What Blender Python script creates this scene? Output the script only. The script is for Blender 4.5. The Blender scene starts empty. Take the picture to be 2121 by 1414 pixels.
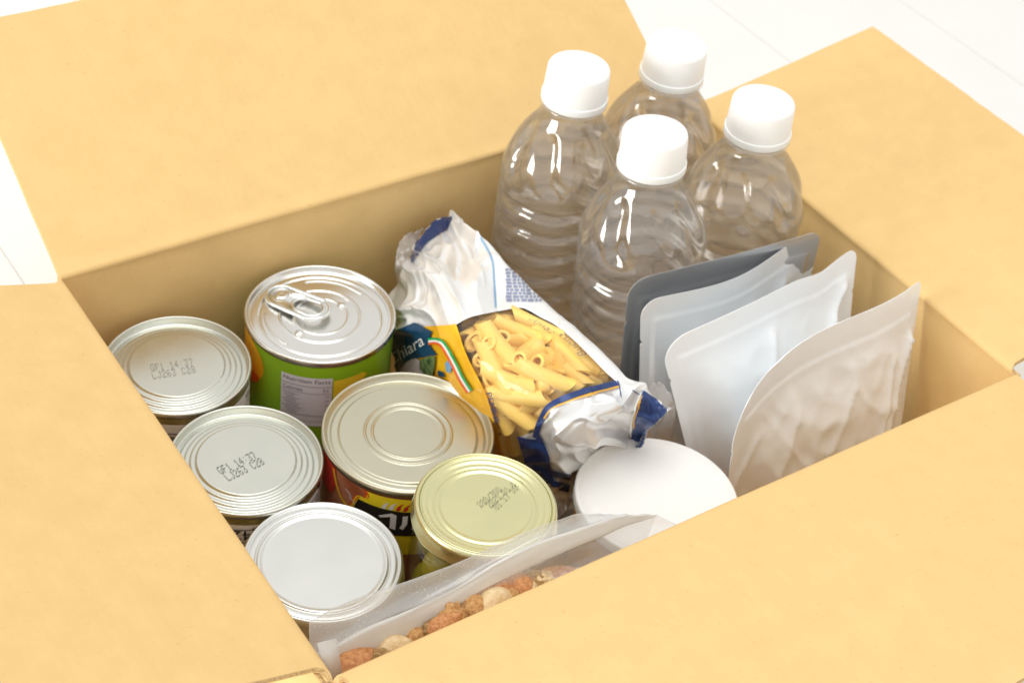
import bpy, bmesh, math, random
import numpy as np
from mathutils import Vector, Matrix, noise
from mathutils.bvhtree import BVHTree

random.seed(7); rng = np.random.default_rng(7)
S = bpy.context.scene
COL = S.collection
rad = math.radians

# ------------------------------------------------------------------ camera
CAM = np.array([-0.19828119, -0.31718155, 0.48916527])
ROT = np.array([[0.82805109, -0.54954876, 0.11102953],
                [-0.29340737, -0.59351535, -0.74943422],
                [0.47774838, 0.58799294, -0.65270269]])
u_, _, v_ = np.linalg.svd(ROT); ROT = u_ @ v_
FOC, PX, PY = 3453.096, 1060.5, 707.0
cam_d = bpy.data.cameras.new('camera'); cam = bpy.data.objects.new('camera', cam_d); COL.objects.link(cam)
cam_d.sensor_width = 36.0; cam_d.lens = 58.61; cam_d.clip_start = 0.01; cam_d.clip_end = 50
m3 = np.stack([ROT[0], -ROT[1], -ROT[2]], 1)
mw = Matrix.Identity(4)
for i in range(3):
    for j in range(3): mw[i][j] = m3[i][j]
    mw[i][3] = CAM[i]
cam.matrix_world = mw
cam_d.dof.use_dof = True; cam_d.dof.focus_distance = 0.66; cam_d.dof.aperture_fstop = 17
S.camera = cam

# ------------------------------------------------------------------ light
W = bpy.data.worlds.new('World'); S.world = W; W.use_nodes = True
bg = W.node_tree.nodes['Background']; bg.inputs[0].default_value = (1.0, 0.985, 0.95, 1); bg.inputs[1].default_value = 0.84

def area(name, loc, target, size, size_y, power, col=(1, 1, 1)):
    l = bpy.data.lights.new(name, 'AREA'); l.shape = 'RECTANGLE'; l.size = size; l.size_y = size_y; l.energy = power; l.color = col
    o = bpy.data.objects.new(name, l); COL.objects.link(o); o.location = loc
    o.rotation_euler = (Vector(target) - Vector(loc)).to_track_quat('-Z', 'Y').to_euler()
    return o
area('window_softbox', (-1.35, 0.34, 0.30), (0.18, 0.12, 0.0), 0.75, 0.55, 16, (1, .985, .95))
area('ceiling_softbox', (0.10, 0.10, 1.9), (0.18, 0.12, 0), 1.5, 1.5, 15.5, (1, .99, .97))

S.view_settings.view_transform = 'Standard'; S.view_settings.look = 'None'
S.view_settings.exposure = 0.09; S.view_settings.gamma = 1.0
S.render.engine = 'CYCLES'
cy = S.cycles
cy.use_denoising = True
cy.max_bounces = 24; cy.transmission_bounces = 16; cy.transparent_max_bounces = 24; cy.glossy_bounces = 8; cy.diffuse_bounces = 5
cy.caustics_refractive = True; cy.caustics_reflective = True; cy.blur_glossy = 0.6; cy.sample_clamp_indirect = 6

# ------------------------------------------------------------------ picture measurements -> points in the box
def rayd(px, py):
    return ROT.T @ np.array([(px - PX) / FOC, (py - PY) / FOC, 1.0])
def un(px, py, z):
    d = rayd(px, py); return CAM + (z - CAM[2]) / d[2] * d
def unY(px, py, y):
    d = rayd(px, py); return CAM + (y - CAM[1]) / d[1] * d
def proj(P):
    q = (np.asarray(P) - CAM) @ ROT.T
    return np.stack([q[..., 0] / q[..., 2] * FOC + PX, q[..., 1] / q[..., 2] * FOC + PY], -1)

BW, BD, ZF = 0.36, 0.2518, -0.135       # box inside width, depth, floor level (rim is z = 0)

# ------------------------------------------------------------------ materials
def mat(name, col=(.8, .8, .8), rough=.5, metal=0., spec=.5, **kw):
    m = bpy.data.materials.new(name); m.use_nodes = True
    b = m.node_tree.nodes['Principled BSDF']
    b.inputs['Base Color'].default_value = (*col, 1); b.inputs['Roughness'].default_value = rough
    b.inputs['Metallic'].default_value = metal; b.inputs['Specular IOR Level'].default_value = spec
    for k, v in kw.items():
        b.inputs[k.replace('_', ' ')].default_value = v
    return m
def N(m, t, **kw):
    n = m.node_tree.nodes.new(t)
    for k, v in kw.items(): setattr(n, k, v)
    return n
def L(m, a, b): m.node_tree.links.new(a, b)
def B(m): return m.node_tree.nodes['Principled BSDF']
def coords(m, scale=(1, 1, 1)):
    t = N(m, 'ShaderNodeTexCoord'); mp = N(m, 'ShaderNodeMapping'); mp.inputs['Scale'].default_value = scale
    L(m, t.outputs['Object'], mp.inputs['Vector']); return mp.outputs['Vector']
def noise_tex(m, vec, scale, detail=3, rough=.5):
    n = N(m, 'ShaderNodeTexNoise'); n.inputs['Scale'].default_value = scale; n.inputs['Detail'].default_value = detail
    n.inputs['Roughness'].default_value = rough
    L(m, vec, n.inputs['Vector']); return n.outputs['Fac']
def ramp(m, fac, stops):
    r = N(m, 'ShaderNodeValToRGB'); e = r.color_ramp.elements
    while len(e) < len(stops): e.new(.5)
    for i, (p, c) in enumerate(stops):
        e[i].position = p; e[i].color = (*c, 1) if len(c) == 3 else c
    L(m, fac, r.inputs['Fac']); return r.outputs['Color']
def bump(m, fac, strength, dist, prev=None):
    b = N(m, 'ShaderNodeBump'); b.inputs['Strength'].default_value = strength; b.inputs['Distance'].default_value = dist
    L(m, fac, b.inputs['Height'])
    if prev: L(m, prev, b.inputs['Normal'])
    return b.outputs['Normal']
def mixc(m, fac, a, b, mode='MIX'):
    n = N(m, 'ShaderNodeMix', data_type='RGBA', blend_type=mode)
    if isinstance(fac, (int, float)): n.inputs[0].default_value = fac
    else: L(m, fac, n.inputs[0])
    for k, s in ((6, a), (7, b)):
        if isinstance(s, tuple): n.inputs[k].default_value = (*s, 1)
        else: L(m, s, n.inputs[k])
    return n.outputs[2]

def cardboard():
    m = mat('kraft_cardboard', rough=.82, spec=.22)
    v = coords(m)
    big = noise_tex(m, v, 9, 3); mid = noise_tex(m, v, 70, 4, .6)
    c1 = ramp(m, big, [(.3, (.775, .532, .233)), (.7, (.795, .550, .246))])
    c2 = ramp(m, mid, [(.3, (.94, .93, .92)), (.7, (1.0, 1.0, 1.0))])
    c = mixc(m, 1.0, c1, c2, 'MULTIPLY')
    fib = noise_tex(m, coords(m, (1, 2.2, 2.2)), 420, 2, .5)
    c3 = ramp(m, fib, [(.2, (.70, .6, .5)), (.33, (1, 1, 1))])
    c = mixc(m, .55, c, mixc(m, 1.0, c, c3, 'MULTIPLY'))
    L(m, c, B(m).inputs['Base Color'])
    w = N(m, 'ShaderNodeTexWave'); w.inputs['Scale'].default_value = 70; w.inputs['Distortion'].default_value = 1.2
    w.inputs['Detail'].default_value = 1; L(m, v, w.inputs['Vector'])
    n1 = bump(m, w.outputs['Fac'], .06, .0003)
    n2 = bump(m, noise_tex(m, v, 900, 3, .6), .16, .0003, n1)
    L(m, n2, B(m).inputs['Normal'])
    return m

def brushed(name, col, rough, metal=1.0, nz=.08):
    m = mat(name, col, rough, metal)
    v = coords(m)
    f = noise_tex(m, v, 60, 3)
    r = N(m, 'ShaderNodeMapRange'); r.inputs['To Min'].default_value = rough - nz; r.inputs['To Max'].default_value = rough + nz
    L(m, f, r.inputs['Value']); L(m, r.outputs[0], B(m).inputs['Roughness'])
    return m

def film(name, tint=(1, 1, 1), gloss=.07, rough=.06, milky=0., bumps=0., speck=False):
    m = bpy.data.materials.new(name); m.use_nodes = True; nt = m.node_tree; nt.nodes.clear()
    out = nt.nodes.new('ShaderNodeOutputMaterial')
    tr = nt.nodes.new('ShaderNodeBsdfTransparent'); tr.inputs[0].default_value = (*tint, 1)
    gl = nt.nodes.new('ShaderNodeBsdfGlossy'); gl.inputs['Roughness'].default_value = rough
    lw = nt.nodes.new('ShaderNodeLayerWeight'); lw.inputs['Blend'].default_value = .5
    pw_ = nt.nodes.new('ShaderNodeMath'); pw_.operation = 'POWER'; pw_.inputs[1].default_value = 4.5; L(m, lw.outputs['Facing'], pw_.inputs[0])
    mr = nt.nodes.new('ShaderNodeMapRange'); mr.inputs['To Min'].default_value = gloss; mr.inputs['To Max'].default_value = .6
    L(m, pw_.outputs[0], mr.inputs['Value'])
    mx = nt.nodes.new('ShaderNodeMixShader'); L(m, mr.outputs[0], mx.inputs[0]); L(m, tr.outputs[0], mx.inputs[1]); L(m, gl.outputs[0], mx.inputs[2])
    last = mx
    if milky:
        df = nt.nodes.new('ShaderNodeBsdfDiffuse'); df.inputs[0].default_value = (.95, .95, .94, 1)
        tl = nt.nodes.new('ShaderNodeBsdfTranslucent'); tl.inputs[0].default_value = (.9, .9, .89, 1)
        dm = nt.nodes.new('ShaderNodeMixShader'); dm.inputs[0].default_value = .4; L(m, df.outputs[0], dm.inputs[1]); L(m, tl.outputs[0], dm.inputs[2])
        m2 = nt.nodes.new('ShaderNodeMixShader'); m2.inputs[0].default_value = milky
        if speck:
            f = noise_tex(m, coords(m), 1300, 1)
            rr = nt.nodes.new('ShaderNodeMapRange'); rr.inputs['From Min'].default_value = .66; rr.inputs['From Max'].default_value = .8
            rr.inputs['To Min'].default_value = milky; rr.inputs['To Max'].default_value = min(1, milky + .4)
            L(m, f, rr.inputs['Value']); L(m, rr.outputs[0], m2.inputs[0])
        L(m, mx.outputs[0], m2.inputs[1]); L(m, dm.outputs[0], m2.inputs[2]); last = m2
    if bumps:
        nn = bump(m, noise_tex(m, coords(m), 45, 3), bumps, .004); L(m, nn, gl.inputs['Normal'])
    L(m, last.outputs[0], out.inputs['Surface'])
    return m

def water_mat():
    m = bpy.data.materials.new('drinking_water'); m.use_nodes = True; nt = m.node_tree; nt.nodes.clear()
    out = nt.nodes.new('ShaderNodeOutputMaterial'); g = nt.nodes.new('ShaderNodeBsdfGlass'); g.inputs['IOR'].default_value = 1.33
    g.inputs['Roughness'].default_value = .0; g.inputs['Color'].default_value = (.995, .997, .995, 1)
    t = nt.nodes.new('ShaderNodeBsdfTransparent'); mx = nt.nodes.new('ShaderNodeMixShader'); mx.inputs[0].default_value = .52
    L(m, t.outputs[0], mx.inputs[1]); L(m, g.outputs[0], mx.inputs[2])
    L(m, mx.outputs[0], out.inputs['Surface']); return m

def foil_white(name, col, rough, metal, bs=.3, sc=60):
    m = mat(name, col, rough, metal, .5)
    v = coords(m)
    n1 = bump(m, noise_tex(m, v, sc, 3, .5), bs, .003)
    L(m, bump(m, noise_tex(m, v, 700, 2), .03, .0003, n1), B(m).inputs['Normal'])
    return m

def paper(name, col, rough=.45):
    m = mat(name, col, rough, 0, .4)
    f = noise_tex(m, coords(m), 120, 3)
    L(m, mixc(m, 1.0, col, ramp(m, f, [(.3, (.94, .94, .94)), (.7, (1, 1, 1))]), 'MULTIPLY'), B(m).inputs['Base Color'])
    return m

def mottled(name, a, b, scale, rough=.45, detail=4, spec=.4, bs=0., subs=0.):
    m = mat(name, a, rough, 0, spec)
    f = noise_tex(m, coords(m), scale, detail, .6)
    L(m, ramp(m, f, [(.32, a), (.68, b)]), B(m).inputs['Base Color'])
    if bs: L(m, bump(m, f, bs, .001 if scale > 10 else .12), B(m).inputs['Normal'])
    if subs:
        B(m).inputs['Subsurface Weight'].default_value = subs; B(m).inputs['Subsurface Radius'].default_value = (.004, .002, .001)
    return m

M = dict(
    card=cardboard(), core=mottled('fluted_core', (.46, .30, .135), (.70, .48, .225), 900, .85, 1, .2),
    steel=brushed('tinplate', (.67, .68, .62), .32),
    steel_pale=brushed('pale_tinplate', (.78, .775, .75), .24),
    steel_olive=brushed('lacquered_tinplate', (.60, .57, .45), .34),
    lid_white=brushed('silver_lacquer', (.72, .725, .70), .34),
    gold=brushed('champagne_lacquer', (.74, .71, .41), .27),
    gold_side=mat('lid_skirt', (.36, .38, .19), .35, .6),
    seam=mat('can_body_lacquer', (.52, .45, .20), .35, .8),
    tab=brushed('tab_aluminium', (.80, .82, .81), .26),
    ink=mat('black_ink', (.03, .03, .035), .6),
    ink_grey=mat('grey_ink', (.16, .15, .14), .6),
    label=paper('white_paper_label', (.78, .72, .69)),
    green=mottled('green_print', (.255, .47, .012), (.31, .54, .02), 18, .34),
    facts=paper('facts_panel', (.78, .73, .76)),
    facts_ink=mat('facts_ink', (.16, .14, .17), .6),
    facts_grey=mat('facts_grey_ink', (.42, .38, .42), .6),
    orange=mottled('orange_print', (.86, .26, .01), (.92, .52, .02), 40, .34),
    orange_deep=mat('deep_orange_print', (.72, .13, .01), .36),
    yellow=mottled('yellow_print', (.93, .60, .015), (.95, .72, .05), 60, .34),
    meat=mottled('meat_print', (.33, .085, .03), (.56, .24, .13), 75, .36),
    redprint=mat('red_print', (.62, .035, .02), .36),
    redorange=mat('red_orange_print', (.78, .10, .015), .36),
    labyellow=mat('label_yellow', (.90, .70, .02), .36),
    black=mat('black_print', (.012, .011, .012), .36),
    whiteprint=mat('white_print', (.82, .80, .82), .4),
    cap=mat('white_cap_plastic', (.93, .93, .925), .42, 0, .4, Subsurface_Weight=.15),
    whitelid=mat('white_lid_plastic', (.96, .96, .95), .45, 0, .4),
    pet=film('veiled_pet', (.998, .998, .995), .155, .055, .065),  # milky white mixed into clear plastic, lightening it like light passing through
    water=water_mat(),
    glass=film('jar_glass', (.97, .98, .96), .05, .02),
    cream=mottled('cream_filling', (.72, .62, .42), (.8, .72, .52), 40),
    olive=mottled('green_olive', (.33, .27, .02), (.45, .37, .04), 2.5, .22, 3, .5, 0, .2),
    pasta=mottled('durum_pasta', (.92, .61, .13), (.96, .71, .23), 30, .42, 3, .4, .1, .08),
    window=film('sheen_bag_film', (1.0, .99, .97), .035, .08, .055, .2),  # milky white in the clear film stands for its white sheen
    fringe=film('clear_crimp_film', (.97, .95, .93), .12, .10, .15, .6),
    bagfoil=foil_white('white_bag_film', (.84, .855, .87), .24, .40, .12, 55),
    bagpaper=foil_white('back_bag_film', (.86, .86, .855), .40, .05, .1, 40),
    panel=mottled('amber_bag_print', (.78, .36, .01), (.92, .55, .02), 55, .25, 4, .5, .25),
    navy=foil_white('navy_print', (.025, .055, .19), .28, .25, .25, 60),
    teal=foil_white('teal_print', (.008, .06, .14), .3, .1, .15, 60),
    lightblue=mat('blue_line_print', (.17, .36, .58), .4),
    amberline=mat('amber_line_print', (.80, .42, .04), .4),
    sgreen=mat('green_stripe_print', (.0, .38, .09), .35),
    swhite=mat('white_stripe_print', (.85, .86, .84), .35),
    sred=mat('red_stripe_print', (.80, .13, .02), .35),
    pinkprint=mottled('picture_print', (.62, .55, .62), (.80, .60, .62), 90, .35),
    picgreen=mottled('foliage_print', (.02, .06, .02), (.22, .30, .12), 260, .35),
    textblue=mat('blue_text_print', (.22, .26, .42), .5),
    p_dark=foil_white('foil_dark_reflect', (.56, .57, .585), .26, .88, .12, 26),  # all pouches are one silver foil; base colours carry their differing reflections
    p_grey=foil_white('foil_mid_reflect', (.84, .86, .875), .36, .55, .14, 26),
    p_pale=foil_white('foil_bright_reflect', (.93, .955, .975), .45, .06, .10, 24),
    p_warm=foil_white('foil_cool_offset', (.89, .935, .98), .36, .14, .22, 60),  # bluish base offsets the warm reflection of the flap
    zipfrost=film('frosted_band', (.98, .985, .99), .10, .14, .30, .12, True),
    zipwhite=film('zip_strip', (.98, .98, .98), .10, .2, .82, .1),
    bagclear=film('clear_pouch_film', (.985, .98, .975), .06, .08, .13, .4),
    sealstrip=film('side_seal_film', (.95, .93, .92), .10, .2, .45, .1),
    almond=mottled('almond_skin', (.42, .155, .05), (.72, .36, .15), 3.2, .5, 6, .35, .25),
    hazel=mottled('roasted_nut', (.50, .22, .07), (.80, .50, .21), 2.6, .5, 6, .35, .4),
    walnut=mottled('walnut_meat', (.42, .20, .06), (.82, .56, .26), 3.0, .55, 6, .35, .6),
    cashew=mottled('blanched_nut', (.72, .50, .25), (.86, .68, .42), 2.2, .5, 5, .35, .3),
    floorw=mottled('white_painted_board', (.80, .795, .77), (.835, .83, .81), 6, .55, 4, .3),
    groove=mat('board_gap', (.78, .78, .75), .8),
    amberlabel=mat('amber_label', (.85, .42, .02), .4),
)

# ------------------------------------------------------------------ object helpers
def mk(name, verts, faces, m, parent=None, off=None, smooth=True, angle=None, mats=None, idx=None):
    me = bpy.data.meshes.new(name)
    verts = np.asarray(verts, float)
    if off is not None: verts = verts - np.asarray(off)
    me.from_pydata([tuple(map(float, v)) for v in verts], [], [tuple(int(i) for i in f) for f in faces])
    me.materials.append(m)
    for x in mats or []: me.materials.append(x)
    if idx is not None: me.polygons.foreach_set('material_index', idx)
    if smooth: me.polygons.foreach_set('use_smooth', [True] * len(me.polygons))
    me.update()
    if angle: me.set_sharp_from_angle(angle=rad(angle))
    o = bpy.data.objects.new(name, me); COL.objects.link(o)
    if parent: o.parent = parent
    return o
def from_bm(name, bm, m, parent=None, off=None, smooth=True, angle=None):
    bm.verts.index_update()
    v = [tuple(x.co) for x in bm.verts]; f = [[y.index for y in x.verts] for x in bm.faces]
    bm.free(); return mk(name, v, f, m, parent, off, smooth, angle)
def tag(o, label, cat, group=None, kind=None):
    if label: o['label'] = label
    if cat: o['category'] = cat
    if group: o['group'] = group
    if kind: o['kind'] = kind
    return o
def thing(name, label, cat, loc, group=None):
    o = bpy.data.objects.new(name, None); COL.objects.link(o); o.location = tuple(map(float, loc)); o.empty_display_size = .02
    return tag(o, label, cat, group)
def struct(o): o['kind'] = 'structure'; return o

def lathe(prof, seg=72):
    vs, fs, rows = [], [], []
    for r, z in prof:
        if r < 1e-6: rows.append([len(vs)]); vs.append((0, 0, z))
        else:
            rows.append(list(range(len(vs), len(vs) + seg)))
            vs += [(r * math.cos(2 * math.pi * k / seg), r * math.sin(2 * math.pi * k / seg), z) for k in range(seg)]
    for a, b in zip(rows, rows[1:]):
        for k in range(seg):
            k2 = (k + 1) % seg
            q = [a[k % len(a)], a[k2 % len(a)], b[k2 % len(b)], b[k % len(b)]]
            q2 = []
            for x in q:
                if x not in q2: q2.append(x)
            if len(q2) > 2: fs.append(q2)
    return vs, fs
def gridfaces(nu, nv, base=0):
    return [(base + i * nv + j, base + i * nv + j + 1, base + (i + 1) * nv + j + 1, base + (i + 1) * nv + j) for i in range(nu - 1) for j in range(nv - 1)]
def sm(a, b, x):
    t = min(1, max(0, (x - a) / (b - a))); return t * t * (3 - 2 * t)
def tube(path, r, seg=8, closed=False):
    P = [Vector(p) for p in path]; n = len(P); vs, fs = [], []
    up = Vector((0, 0, 1))
    for i, p in enumerate(P):
        a = P[(i - 1) % n] if closed or i else p; b = P[(i + 1) % n] if closed or i < n - 1 else p
        t = (b - a).normalized(); s = t.cross(up)
        s = s.normalized() if s.length > 1e-5 else Vector((1, 0, 0)); q = s.cross(t)
        for k in range(seg):
            an = 2 * math.pi * k / seg; vs.append(tuple(p + (s * math.cos(an) + q * math.sin(an)) * r))
    for i in range(n if closed else n - 1):
        for k in range(seg):
            j = (i + 1) % n; fs.append((i * seg + k, i * seg + (k + 1) % seg, j * seg + (k + 1) % seg, j * seg + k))
    if not closed:
        fs.append(tuple(range(seg))[::-1]); fs.append(tuple((n - 1) * seg + k for k in range(seg)))
    return vs, fs

def flat(polys, maxlen):
    """polygons (lists of 2-D points) -> triangulated, refined 2-D mesh"""
    bm = bmesh.new()
    for p in polys:
        vs = [bm.verts.new((x, y, 0)) for x, y in p]
        try: bm.faces.new(vs)
        except ValueError: pass
    bmesh.ops.triangulate(bm, faces=bm.faces[:])
    for _ in range(5):
        es = [e for e in bm.edges if e.calc_length() > maxlen]
        if not es: break
        bmesh.ops.subdivide_edges(bm, edges=es, cuts=1)
        bmesh.ops.triangulate(bm, faces=[f for f in bm.faces if len(f.verts) > 3])
    bm.verts.index_update()
    v = np.array([(x.co.x, x.co.y) for x in bm.verts]).reshape(-1, 2); f = [[y.index for y in x.verts] for x in bm.faces]
    bm.free(); return v, f
def textflat(s, size=1., shear=0., res=4, thin=0.):
    cu = bpy.data.curves.new('t', 'FONT'); cu.body = s; cu.size = size; cu.offset = -thin; cu.shear = shear; cu.resolution_u = res
    o = bpy.data.objects.new('t', cu); COL.objects.link(o); bpy.context.view_layer.update()
    dg = bpy.context.evaluated_depsgraph_get(); me = o.evaluated_get(dg).to_mesh()
    v = np.array([(x.co.x, x.co.y) for x in me.vertices]).reshape(-1, 2); f = [list(p.vertices) for p in me.polygons]
    o.evaluated_get(dg).to_mesh_clear(); bpy.data.objects.remove(o); bpy.data.curves.remove(cu)
    return v, f
def cyl(v2, r, th0, z0, lift=.0003):
    v2 = np.asarray(v2); th = th0 + v2[:, 0] / r; R = r + lift
    return np.stack([R * np.cos(th), R * np.sin(th), z0 + v2[:, 1]], 1)
def ribbon(pts, w):
    P = np.asarray(pts, float); out = []
    # Catmull-Rom resample
    Q = np.vstack([2 * P[0] - P[1], P, 2 * P[-1] - P[-2]]); R = []
    for i in range(1, len(Q) - 2):
        for t in np.linspace(0, 1, 9)[:-1]:
            a, b, c, d = Q[i - 1:i + 3]
            R.append(.5 * ((2 * b) + (c - a) * t + (2 * a - 5 * b + 4 * c - d) * t * t + (3 * b - a - 3 * c + d) * t ** 3))
    R.append(P[-1]); R = np.array(R); T = np.gradient(R, axis=0); T /= np.linalg.norm(T, axis=1)[:, None] + 1e-9
    Nn = np.stack([-T[:, 1], T[:, 0]], 1)
    if np.isscalar(w): w = (-w / 2, w / 2)
    return [[tuple(R[i] + Nn[i] * w[0]), tuple(R[i + 1] + Nn[i + 1] * w[0]), tuple(R[i + 1] + Nn[i + 1] * w[1]), tuple(R[i] + Nn[i] * w[1])] for i in range(len(R) - 1)]

GLY = {'0': '01110 10001 10001 10001 10001 10001 01110', '1': '00100 01100 00100 00100 00100 00100 01110', '2': '01110 10001 00001 00110 01000 10000 11111',
       '3': '11111 00001 00010 00110 00001 10001 01110', '4': '00010 00110 01010 10010 11111 00010 00010', '6': '01110 10000 10000 11110 10001 10001 01110',
       '7': '11111 00001 00001 00010 00100 00100 00100', '8': '01110 10001 10001 01110 10001 10001 01110', 'G': '01111 10000 10000 10011 10001 10001 01111',
       'F': '11111 10000 10000 11110 10000 10000 10000', 'L': '10000 10000 10000 10000 10000 10000 11111', 'J': '00011 00001 00001 00001 00001 10001 01110',
       'C': '01110 10001 10000 10000 10000 10001 01110', '/': '00001 00001 00010 00100 01000 10000 10000', '.': '00000 00000 00000 00000 00000 00000 00100',
       ':': '00000 00100 00000 00000 00100 00000 00000', ' ': '00000 ' * 7}
def dots(name, lines, z, height, m, parent, off, dot=.00026):
    """dot-matrix print: lines = [(text, baseline start px, baseline end px)] on the level plane z"""
    vs, fs = [], []
    for txt, a, b in lines:
        A, Bp = un(*a, z), un(*b, z); d = Bp - A; wl = np.linalg.norm(d); d /= wl; n = np.array([-d[1], d[0], 0])
        cw = wl / (len(txt) - .2)
        for i, ch in enumerate(txt):
            for r, row in enumerate(GLY[ch].split()):
                for c, bit in enumerate(row):
                    if bit == '1':
                        p = A + d * (i * cw + c * cw / 6.6) + n * ((6 - r) / 6 * height)
                        k = len(vs); vs += [tuple(p + dot * (np.array([1.25, .95, 1]) * np.array([math.cos(t), math.sin(t), 0]))) for t in np.arange(6) * math.pi / 3]
                        fs.append(tuple(range(k, k + 6)))
    return mk(name, vs, fs, m, parent, off, smooth=False)

# ------------------------------------------------------------------ floor
fl = struct(mk('floor', [(-6, -6, -.1406), (8, -6, -.1406), (8, 8, -.1406), (-6, 8, -.1406)], [(0, 1, 2, 3)], M['groove'], smooth=False))
pw = .147
bm = bmesh.new(); r_ = bmesh.ops.create_cube(bm, size=1); bmesh.ops.scale(bm, vec=(pw - .0005, 6, .006), verts=bm.verts)
bmesh.ops.bevel(bm, geom=[e for e in bm.edges], offset=.0004, segments=2, affect='EDGES')
proto = None
for k in range(-9, 19):
    x = .036 + (k + .5) * pw
    if proto is None:
        proto = from_bm('plank', bm, M['floorw'], fl, smooth=False); o = proto
    else:
        o = proto.copy(); COL.objects.link(o); o.parent = fl
    o.location = (x, .9, -.1425)

# ------------------------------------------------------------------ cardboard box
box = thing('cardboard_box', 'open brown corrugated cardboard box with four spread flaps holding emergency food', 'box', (BW / 2, BD / 2, ZF - .0045))
boff = np.array([BW / 2, BD / 2, ZF - .0045]); TH = .0045
def solid(o, t, offs=-1):
    s = o.modifiers.new('thick', 'SOLIDIFY'); s.thickness = t; s.offset = offs; s.use_even_offset = False
def board(name, G_, t, want, corr=.0042):
    """corrugated board: inner liner grid G_ (nu, nv, 3), outer liner t behind it, and the cut edge showing the fluted core"""
    G_ = np.asarray(G_); nu, nv = G_.shape[:2]
    nr = np.cross(np.gradient(G_, axis=0), np.gradient(G_, axis=1)); nr /= np.linalg.norm(nr, axis=2)[..., None] + 1e-12
    if (nr * np.asarray(want)).sum() < 0: nr = -nr
    Bk = G_ - nr * t; vs = np.vstack([G_.reshape(-1, 3), Bk.reshape(-1, 3)]); n = nu * nv
    fs = gridfaces(nu, nv); q = G_.reshape(-1, 3); a, b, c_ = (q[k] for k in fs[0][:3])
    if np.dot(np.cross(b - a, c_ - a), nr[0, 0]) < 0: fs = [f[::-1] for f in fs]
    fa = [tuple(f) for f in fs] + [tuple(k + n for k in f[::-1]) for f in fs]; idx = [0] * len(fa); vs = list(map(tuple, vs))
    loop = [(k, 0) for k in range(nu)] + [(nu - 1, k) for k in range(1, nv)] + [(k, nv - 1) for k in range(nu - 2, -1, -1)] + [(0, k) for k in range(nv - 2, 0, -1)]
    cum = 0; k0 = len(vs); prev = None
    for (x, y) in loop + loop[:1]:
        A, Z = G_[x, y], Bk[x, y]
        if prev is not None: cum += np.linalg.norm(A - prev)
        prev = A
        for f in (0, .16, .16, .5, .84, .84, 1): vs.append(tuple(A * (1 - f) + Z * f))
    m_ = len(loop)
    for k in range(m_):
        for r_ in (0, 2, 3, 5):
            p = k0 + k * 7 + r_; fa.append((p, p + 7, p + 8, p + 1)); idx.append(0 if r_ in (0, 5) else 1)
    o = mk(name, vs, fa, M['card'], box, boff, mats=[M['core']], idx=idx); return o
def nz(x, y, z=0., s=1.): return noise.noise(Vector((x * s, y * s, z * s)))

def side(fold0, fold1, inward, ang, length, name, e0=0., e1=0., seed=0):
    """wall below the fold line fold0->fold1 (rim) and the flap beyond it"""
    a, b = np.array(fold0, float), np.array(fold1, float); d = (b - a); Lw = np.linalg.norm(d); d /= Lw
    out = -np.array(inward, float); n = 90
    # wall: inner surface bulging slightly outwards in the middle
    zs = np.r_[np.linspace(ZF, -.012, 10), -.008, -.005, -.0032]
    vs = []
    for i in range(n):
        t = i / (n - 1)
        for z in zs:
            k = sm(0, .12, t) * sm(0, .12, 1 - t)
            q = .0012 * k * nz(t * 3 + seed, z * 12, 1.3) + .0006 * math.exp(-((z + .006) / .004) ** 2) * k
            vs.append(a + d * (t * Lw) + out * q + np.array([0, 0, z]))
    w = board('wall', np.array(vs).reshape(n, len(zs), 3), TH, inward)
    # flap with a pressed score line
    prof = [(.0, -.0032), (-.0003, -.0021), (.0000, -.0008), (.0016, .0002), (.0042, .0006)]
    ca, sa = math.cos(ang), math.sin(ang)
    for s in (.004, .008, .014, .022, .034, .05, .07, .09, .11, length): prof.append((.0042 + (s) * ca - .0, .0006 + s * sa))
    vs = []
    for i in range(n):
        t = i / (n - 1)
        for j, (o_, z) in enumerate(prof):
            f = min(1, max(0, (j - 4) / 5)); f2 = min(1, j / 4)
            along = (e0 + (Lw - e0 - e1) * t) * f2 + Lw * t * (1 - f2)
            if i in (0, n - 1): along += .0004 * nz(j * 7.3, seed)
            zz = z + .0014 * f * nz(t * 2.2 + seed * 3, o_ * 9, .5) + .00035 * nz(t * 9 + seed, o_ * 40, 2.1)
            oo = o_ + (.0004 * nz(t * 30, 3.3 + seed) if j >= len(prof) - 2 else 0)
            vs.append(a + d * along + out * oo + np.array([0, 0, zz]))
    fobj = board('flap', np.array(vs).reshape(n, len(prof), 3), TH * .62, (0, 0, 1))
    return w, fobj
def fix_normals(o, want):
    me = o.data; s = sum((p.normal.dot(Vector(want)) * p.area) for p in me.polygons)
    if s < 0: me.flip_normals()
side((0, BD, 0), (BW, BD, 0), (0, -1, 0), rad(30.5), .128, 'back', 0, .006, 1)
side((BW, 0, 0), (BW, BD, 0), (-1, 0, 0), rad(8.5), .126, 'right', .005, .0085, 2)
side((0, 0, 0), (0, BD, 0), (1, 0, 0), rad(16), .124, 'left', .006, .004, 3)
side((0, 0, 0), (BW, 0, 0), (0, 1, 0), rad(4), .126, 'front', .004, .001, 4)
mk('base', [(0, 0, ZF), (BW, 0, ZF), (BW, BD, ZF), (0, BD, ZF), (0, 0, ZF - .004), (BW, 0, ZF - .004), (BW, BD, ZF - .004), (0, BD, ZF - .004)],
   [(0, 1, 2, 3), (7, 6, 5, 4), (0, 4, 5, 1), (1, 5, 6, 2), (2, 6, 7, 3), (3, 7, 4, 0)], M['card'], box, boff, smooth=False)

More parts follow.
